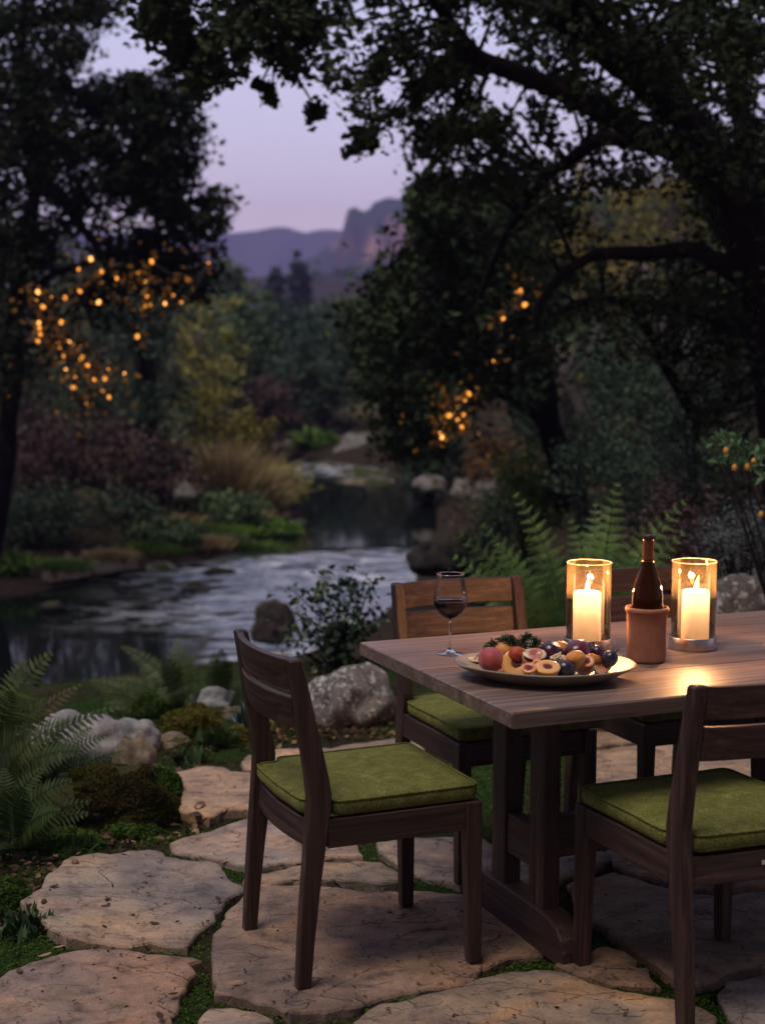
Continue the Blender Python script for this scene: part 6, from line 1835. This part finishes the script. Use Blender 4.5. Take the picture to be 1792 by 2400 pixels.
# ================================================================== GOLDEN LEAVES WITH ADDED GLOW BEADS
BEAD = mat_emit('amber_bead', (1.0, 0.35, 0.05), 1.3)
BEADW = mat_emit('pale_bead', (1.0, 0.43, 0.11), 2.0)
ADDED_WIRE = mat_simple('added_wire', [(0.3, (0.01, 0.01, 0.01)), (0.7, (0.02, 0.02, 0.02))], 30, 0.6, 0)
AMBL = mat_leaf('amber_leaf', [(0.0, (0.16, 0.075, 0.015)), (0.6, (0.45, 0.20, 0.03)), (1.0, (0.75, 0.40, 0.08))], 0.5, 0.5)
def glow_beads(label, pts, Y, r=0.0125):  # emissive beads on a wire, added to make the golden leaves glow
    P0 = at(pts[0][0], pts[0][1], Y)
    t = thing('glow_beads', label, 'added glow beads', P0, 0, 'added glow beads among golden leaves in the trees')
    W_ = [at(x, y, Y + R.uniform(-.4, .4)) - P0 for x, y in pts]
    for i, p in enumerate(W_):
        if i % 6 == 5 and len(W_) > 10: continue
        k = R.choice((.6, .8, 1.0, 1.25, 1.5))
        b = MB().lathe([(0.0, -r * 1.3 * k), (r * .7 * k, -r * k), (r * k, 0), (r * .8 * k, r * .7 * k), (r * .4 * k, r * 1.2 * k), (0, r * 1.3 * k)], 10).build('glow_bead', BEADW if i % 7 == 0 else BEAD, t, loc=p)
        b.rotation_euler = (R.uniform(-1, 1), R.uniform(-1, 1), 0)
    m = MB()
    left = list(range(1, len(W_))); cur = 0
    while left:
        k = min(left, key=lambda q: (W_[q] - W_[cur]).length)
        a, b = W_[cur], W_[k]
        m.tube([a, a.lerp(b, .5) - Vector((0, 0, .08 * (b - a).length)), b], 0.0045, 5)
        left.remove(k); cur = k
    m.build('added_wire', ADDED_WIRE, t)
    # a spray of golden leaves hangs round the glow beads
    C = np.array([tuple(p) for p in W_])
    g = thing('golden_spray', 'golden autumn leaves round the ' + label, 'golden leaves', P0, 0, 'golden leaf sprays in the trees')
    idx = np.repeat(np.arange(len(C)), 5)
    P = C[idx] + NR.normal(size=(len(idx), 3)) * 0.055 + np.array([0, 0.01, -0.01])
    ex = C[NR.integers(0, len(C), len(C) * 3)] + NR.normal(size=(len(C) * 3, 3)) * 0.16
    P = np.concatenate([P, ex])
    V, F = leaf_arrays(P, 0.062, 0.6, 0.1, 0.3)
    np_obj('leaves', V, F, AMBL, g, NR.uniform(0, 1, len(P)))
    m = MB()
    for k in range(0, len(W_) - 1):
        m.tube([W_[k] + Vector((0, .05, .02)), W_[k].lerp(W_[k + 1], .5) + Vector((0, .05, .06)), W_[k + 1] + Vector((0, .05, .02))], [0.006, 0.005, 0.004], 5)
    m.build('twigs', BARK, g)
def cc(l, ox, oy, s): return [(ox + x * s, oy + y * s) for x, y in l]
LOWL = cc([(130, 410), (120, 475), (235, 450), (170, 525), (340, 455), (260, 610), (310, 645), (140, 650), (145, 690), (150, 740), (130, 790), (205, 835), (285, 800), (300, 840), (375, 795), (455, 405), (440, 860), (485, 825), (475, 915), (460, 930), (330, 905), (345, 1010), (515, 980), (580, 1050), (600, 985), (565, 1090), (650, 1080), (675, 1010), (800, 1040), (440, 1100), (405, 1150), (420, 1070), (680, 1225), (630, 1170), (510, 1275), (505, 1330)], 50, 560, .3027)
UPL = cc([(540, 155), (740, 305), (445, 235), (625, 250), (905, 265), (875, 320), (985, 325), (960, 330), (1010, 175), (1450, 185), (1285, 310), (1125, 350), (1175, 440), (1240, 490), (1115, 500), (975, 445), (985, 490), (935, 520), (960, 520), (1000, 510), (900, 755), (600, 490)], 50, 560, .3027)
RTL = cc([(365, 1210), (485, 1170), (450, 1235), (265, 1385), (300, 1380), (235, 1470), (210, 1550), (230, 1590), (380, 1420), (420, 1490), (430, 1370), (180, 1650)], 980, 640, .2421)
RTU = cc([(1120, 135), (950, 185), (990, 180), (1030, 305), (820, 440), (725, 850)], 980, 640, .2421)
glow_beads('drooping strand of added amber glow beads before the grey tree', LOWL, 14.6)
glow_beads('added amber glow beads below the left oak boughs', UPL, 14.4)
glow_beads('added amber glow beads over the river below the hanging oak', RTL, 12.4)
glow_beads('few added amber glow beads high in the hanging oak', RTU, 12.2)

# ================================================================== MOSS IN THE JOINTS, LITTER
def pip_np(X, Y, poly):
    c = np.zeros(X.shape, bool); j = len(poly) - 1
    for i in range(len(poly)):
        xi, yi, xj, yj = poly[i][0], poly[i][1], poly[j][0], poly[j][1]
        if yi != yj:
            c ^= ((yi > Y) != (yj > Y)) & (X < (xj - xi) * (Y - yi) / (yj - yi) + xi)
        j = i
    return c
N0 = 330000
yy = 2.3 + (8.0 - 2.3) * NR.uniform(0, 1, N0) ** 1.35
xx = NR.uniform(-0.30, 0.30, N0) * yy * 1.02
ok = np.ones(N0, bool)
for poly in TRACED: ok &= ~pip_np(xx, yy, [(p.x, p.y) for p in inset(poly if sum(poly[i].x * poly[(i + 1) % len(poly)].y - poly[(i + 1) % len(poly)].x * poly[i].y for i in range(len(poly))) > 0 else poly[::-1], 0.008)])
dens = 0.62 + 0.38 * vnoise(xx, yy, 2.4, 5.0) + 0.2 * vnoise(xx, yy, 9, 1.0)
ok &= NR.uniform(0, 1, N0) < dens
xx, yy = xx[ok], yy[ok]
zz = terrain_z(xx, yy) + 0.012 * np.clip(vnoise(xx, yy, 14, 2.0), 0, 1) + 0.004
Pm = np.stack([xx, yy, zz], 1)
Vm, Fm = leaf_arrays(Pm, 0.0105, 0.42, 0.55, -0.45)
tag(np_obj('moss', Vm, Fm, MOSSG, None, np.clip(0.45 + 0.35 * vnoise(xx, yy, 7, 3.0) + NR.uniform(-.3, .3, len(xx)), 0, 1)), 'green moss growing in the joints between the flagstones', 'moss', kind='stuff')

LEAFB = mat_leaf('dry_leaf', [(0.0, (0.035, 0.018, 0.010)), (0.5, (0.12, 0.065, 0.035)), (1.0, (0.33, 0.20, 0.11))], 0.7, 0.05)
lit = []
for (x0, x1, y0, y1, n) in ((0, 330, 1930, 2090, 330), (20, 300, 1850, 1990, 200), (300, 520, 1760, 1940, 150), (640, 980, 1688, 1735, 330), (0, 200, 2090, 2180, 60), (560, 700, 1700, 1760, 90), (250, 480, 1900, 1985, 60)):
    for i in range(n):
        p = onz(R.uniform(x0, x1), R.uniform(y0, y1), -0.015)
        if any(inside_poly(p, q) for q in TRACED[:15]): continue
        lit.append((p.x, p.y, tz(p.x, p.y) + R.uniform(0.004, 0.02)))
Vl_, Fl_ = leaf_arrays(np.array(lit), 0.029, 0.5, 0.75, 0.0, jitter=0.6)
tag(np_obj('leaf_litter', Vl_, Fl_, LEAFB, None, NR.uniform(0, 1, len(lit)) ** 2.0), 'dry brown leaf litter on the soil beside the flagstones', 'leaf litter', kind='stuff')

deb = []
while len(deb) < 420:
    p = onz(R.uniform(0, 1500), R.uniform(1960, 2400), 0.006)
    if any(inside_poly(p, q) for q in TRACED[:15]): deb.append((p.x, p.y, 0.006))
Vl_, Fl_ = leaf_arrays(np.array(deb), 0.011, 0.4, 0.92, 0.0, jitter=0.8)
tag(np_obj('leaf_crumbs', Vl_, Fl_, mat_leaf('crumb', [(0.0, (0.010, 0.007, 0.005)), (0.7, (0.035, 0.022, 0.014)), (1.0, (0.16, 0.09, 0.05))], 0.8), None, NR.uniform(0, 1, len(deb))), 'tiny dark leaf crumbs and seeds scattered on the flagstones', 'leaf crumbs', kind='stuff')

def dry_leaf(label, cx, cy, L, tone, curl=0.4, name='fallen_leaf'):
    p = onz(cx * .5448, 1750 + cy * .5448, 0.004)
    a = R.uniform(0, 2 * PI)
    n = 7; top, botm = [], []
    Vs, Fs = [], []
    for i in range(n):
        s = i / (n - 1); w = L * 0.24 * math.sin(PI * min(1, s * .92 + .04)) ** .8
        zc = curl * L * 0.25 * (2 * s - 1) ** 2
        for k in (-1, 0, 1): Vs.append(((s - .5) * L, k * w, 0.002 + zc + (abs(k) * w * curl)))
    for i in range(n - 1):
        for k in range(2):
            q = i * 3 + k; Fs.append((q, q + 1, q + 4, q + 3))
    o = np_obj(name, np.array(Vs), np.array(Fs), LEAFB, None, [tone] * len(Fs), True)
    o.location = p; o.rotation_euler = (R.uniform(-.15, .15), R.uniform(-.15, .15), a)
    tag(o, label, 'fallen leaf', 'fallen leaves on the flagstones')
for args in (('dark dry leaf at the upper left of the large pale flagstone', 235, 605, .032, .05), ('small dark leaf in the middle of the large pale flagstone', 465, 660, .028, .0), ('thin brown leaf just below the dark leaf mid flagstone', 455, 690, .03, .3),
             ('curled dark leaf low on the large pale flagstone, near its right joint', 665, 765, .03, .15), ('slender dark leaf by the right tip of the large pale flagstone', 940, 660, .03, .05), ('small black leaf near the lower edge of the large pale flagstone', 450, 778, .022, .0),
             ('curled tan leaf at the left edge of the reddish flagstone', 85, 970, .034, .4), ('broad tan leaf on the moss at the corner of the reddish flagstone', 195, 905, .045, .95), ('pale oval leaf on the moss between the two left flagstones', 255, 868, .032, 1.0),
             ('tan leaf on the large flagstone left of the near chair leg', 1015, 1018, .03, .95), ('dark crumpled leaf near the joint on the reddish flagstone', 745, 1070, .03, .05), ('rusty leaf at the left tip of the large pale flagstone', 125, 685, .03, .25),
             ('small dark sprig leaf beside the rusty leaf', 190, 672, .036, .1), ('pale yellow leaf on moss above the large pale flagstone', 840, 367, .034, 1.0), ('dark curled twig leaf at the bottom of the reddish flagstone', 690, 1165, .036, .1),
             ('curled brown leaf on the warm tan flagstone', 860, 262, .075, .5), ('dark leaf at the lower edge of the warm tan flagstone', 845, 300, .07, .1)):
    dry_leaf(*args)
p = onz(325 * .5448, 1750 + 500 * .5448, 0.012)
ac = tag(globe(0.012, (1, .9, .9), wr=0.1, n=16, m_=10).build('acorn', mat_simple('acorn', [(0.3, (0.10, 0.05, 0.02)), (0.7, (0.20, 0.11, 0.05))], 60, 0.5, 0.2), None), 'round brown acorn at the top edge of the large pale flagstone', 'acorn')
ac.location = p

# ================================================================== EVENING HAZE
hz = MB().box(-1500, 1500, -30, 1640, -9, 150).build('haze', bpy.data.materials.new('haze'))
hm = hz.data.materials[0]; hm.use_nodes = True
nt = hm.node_tree; nt.nodes.clear()
ho = nt.nodes.new('ShaderNodeOutputMaterial'); pv = nt.nodes.new('ShaderNodeVolumePrincipled')
pv.inputs['Color'].default_value = (0.47, 0.43, 1.0, 1); pv.inputs['Density'].default_value = 0.00062; pv.inputs['Anisotropy'].default_value = 0.0
nt.links.new(pv.outputs[0], ho.inputs['Volume'])
tag(hz, 'thin lavender evening haze filling the valley', 'haze', kind='stuff')
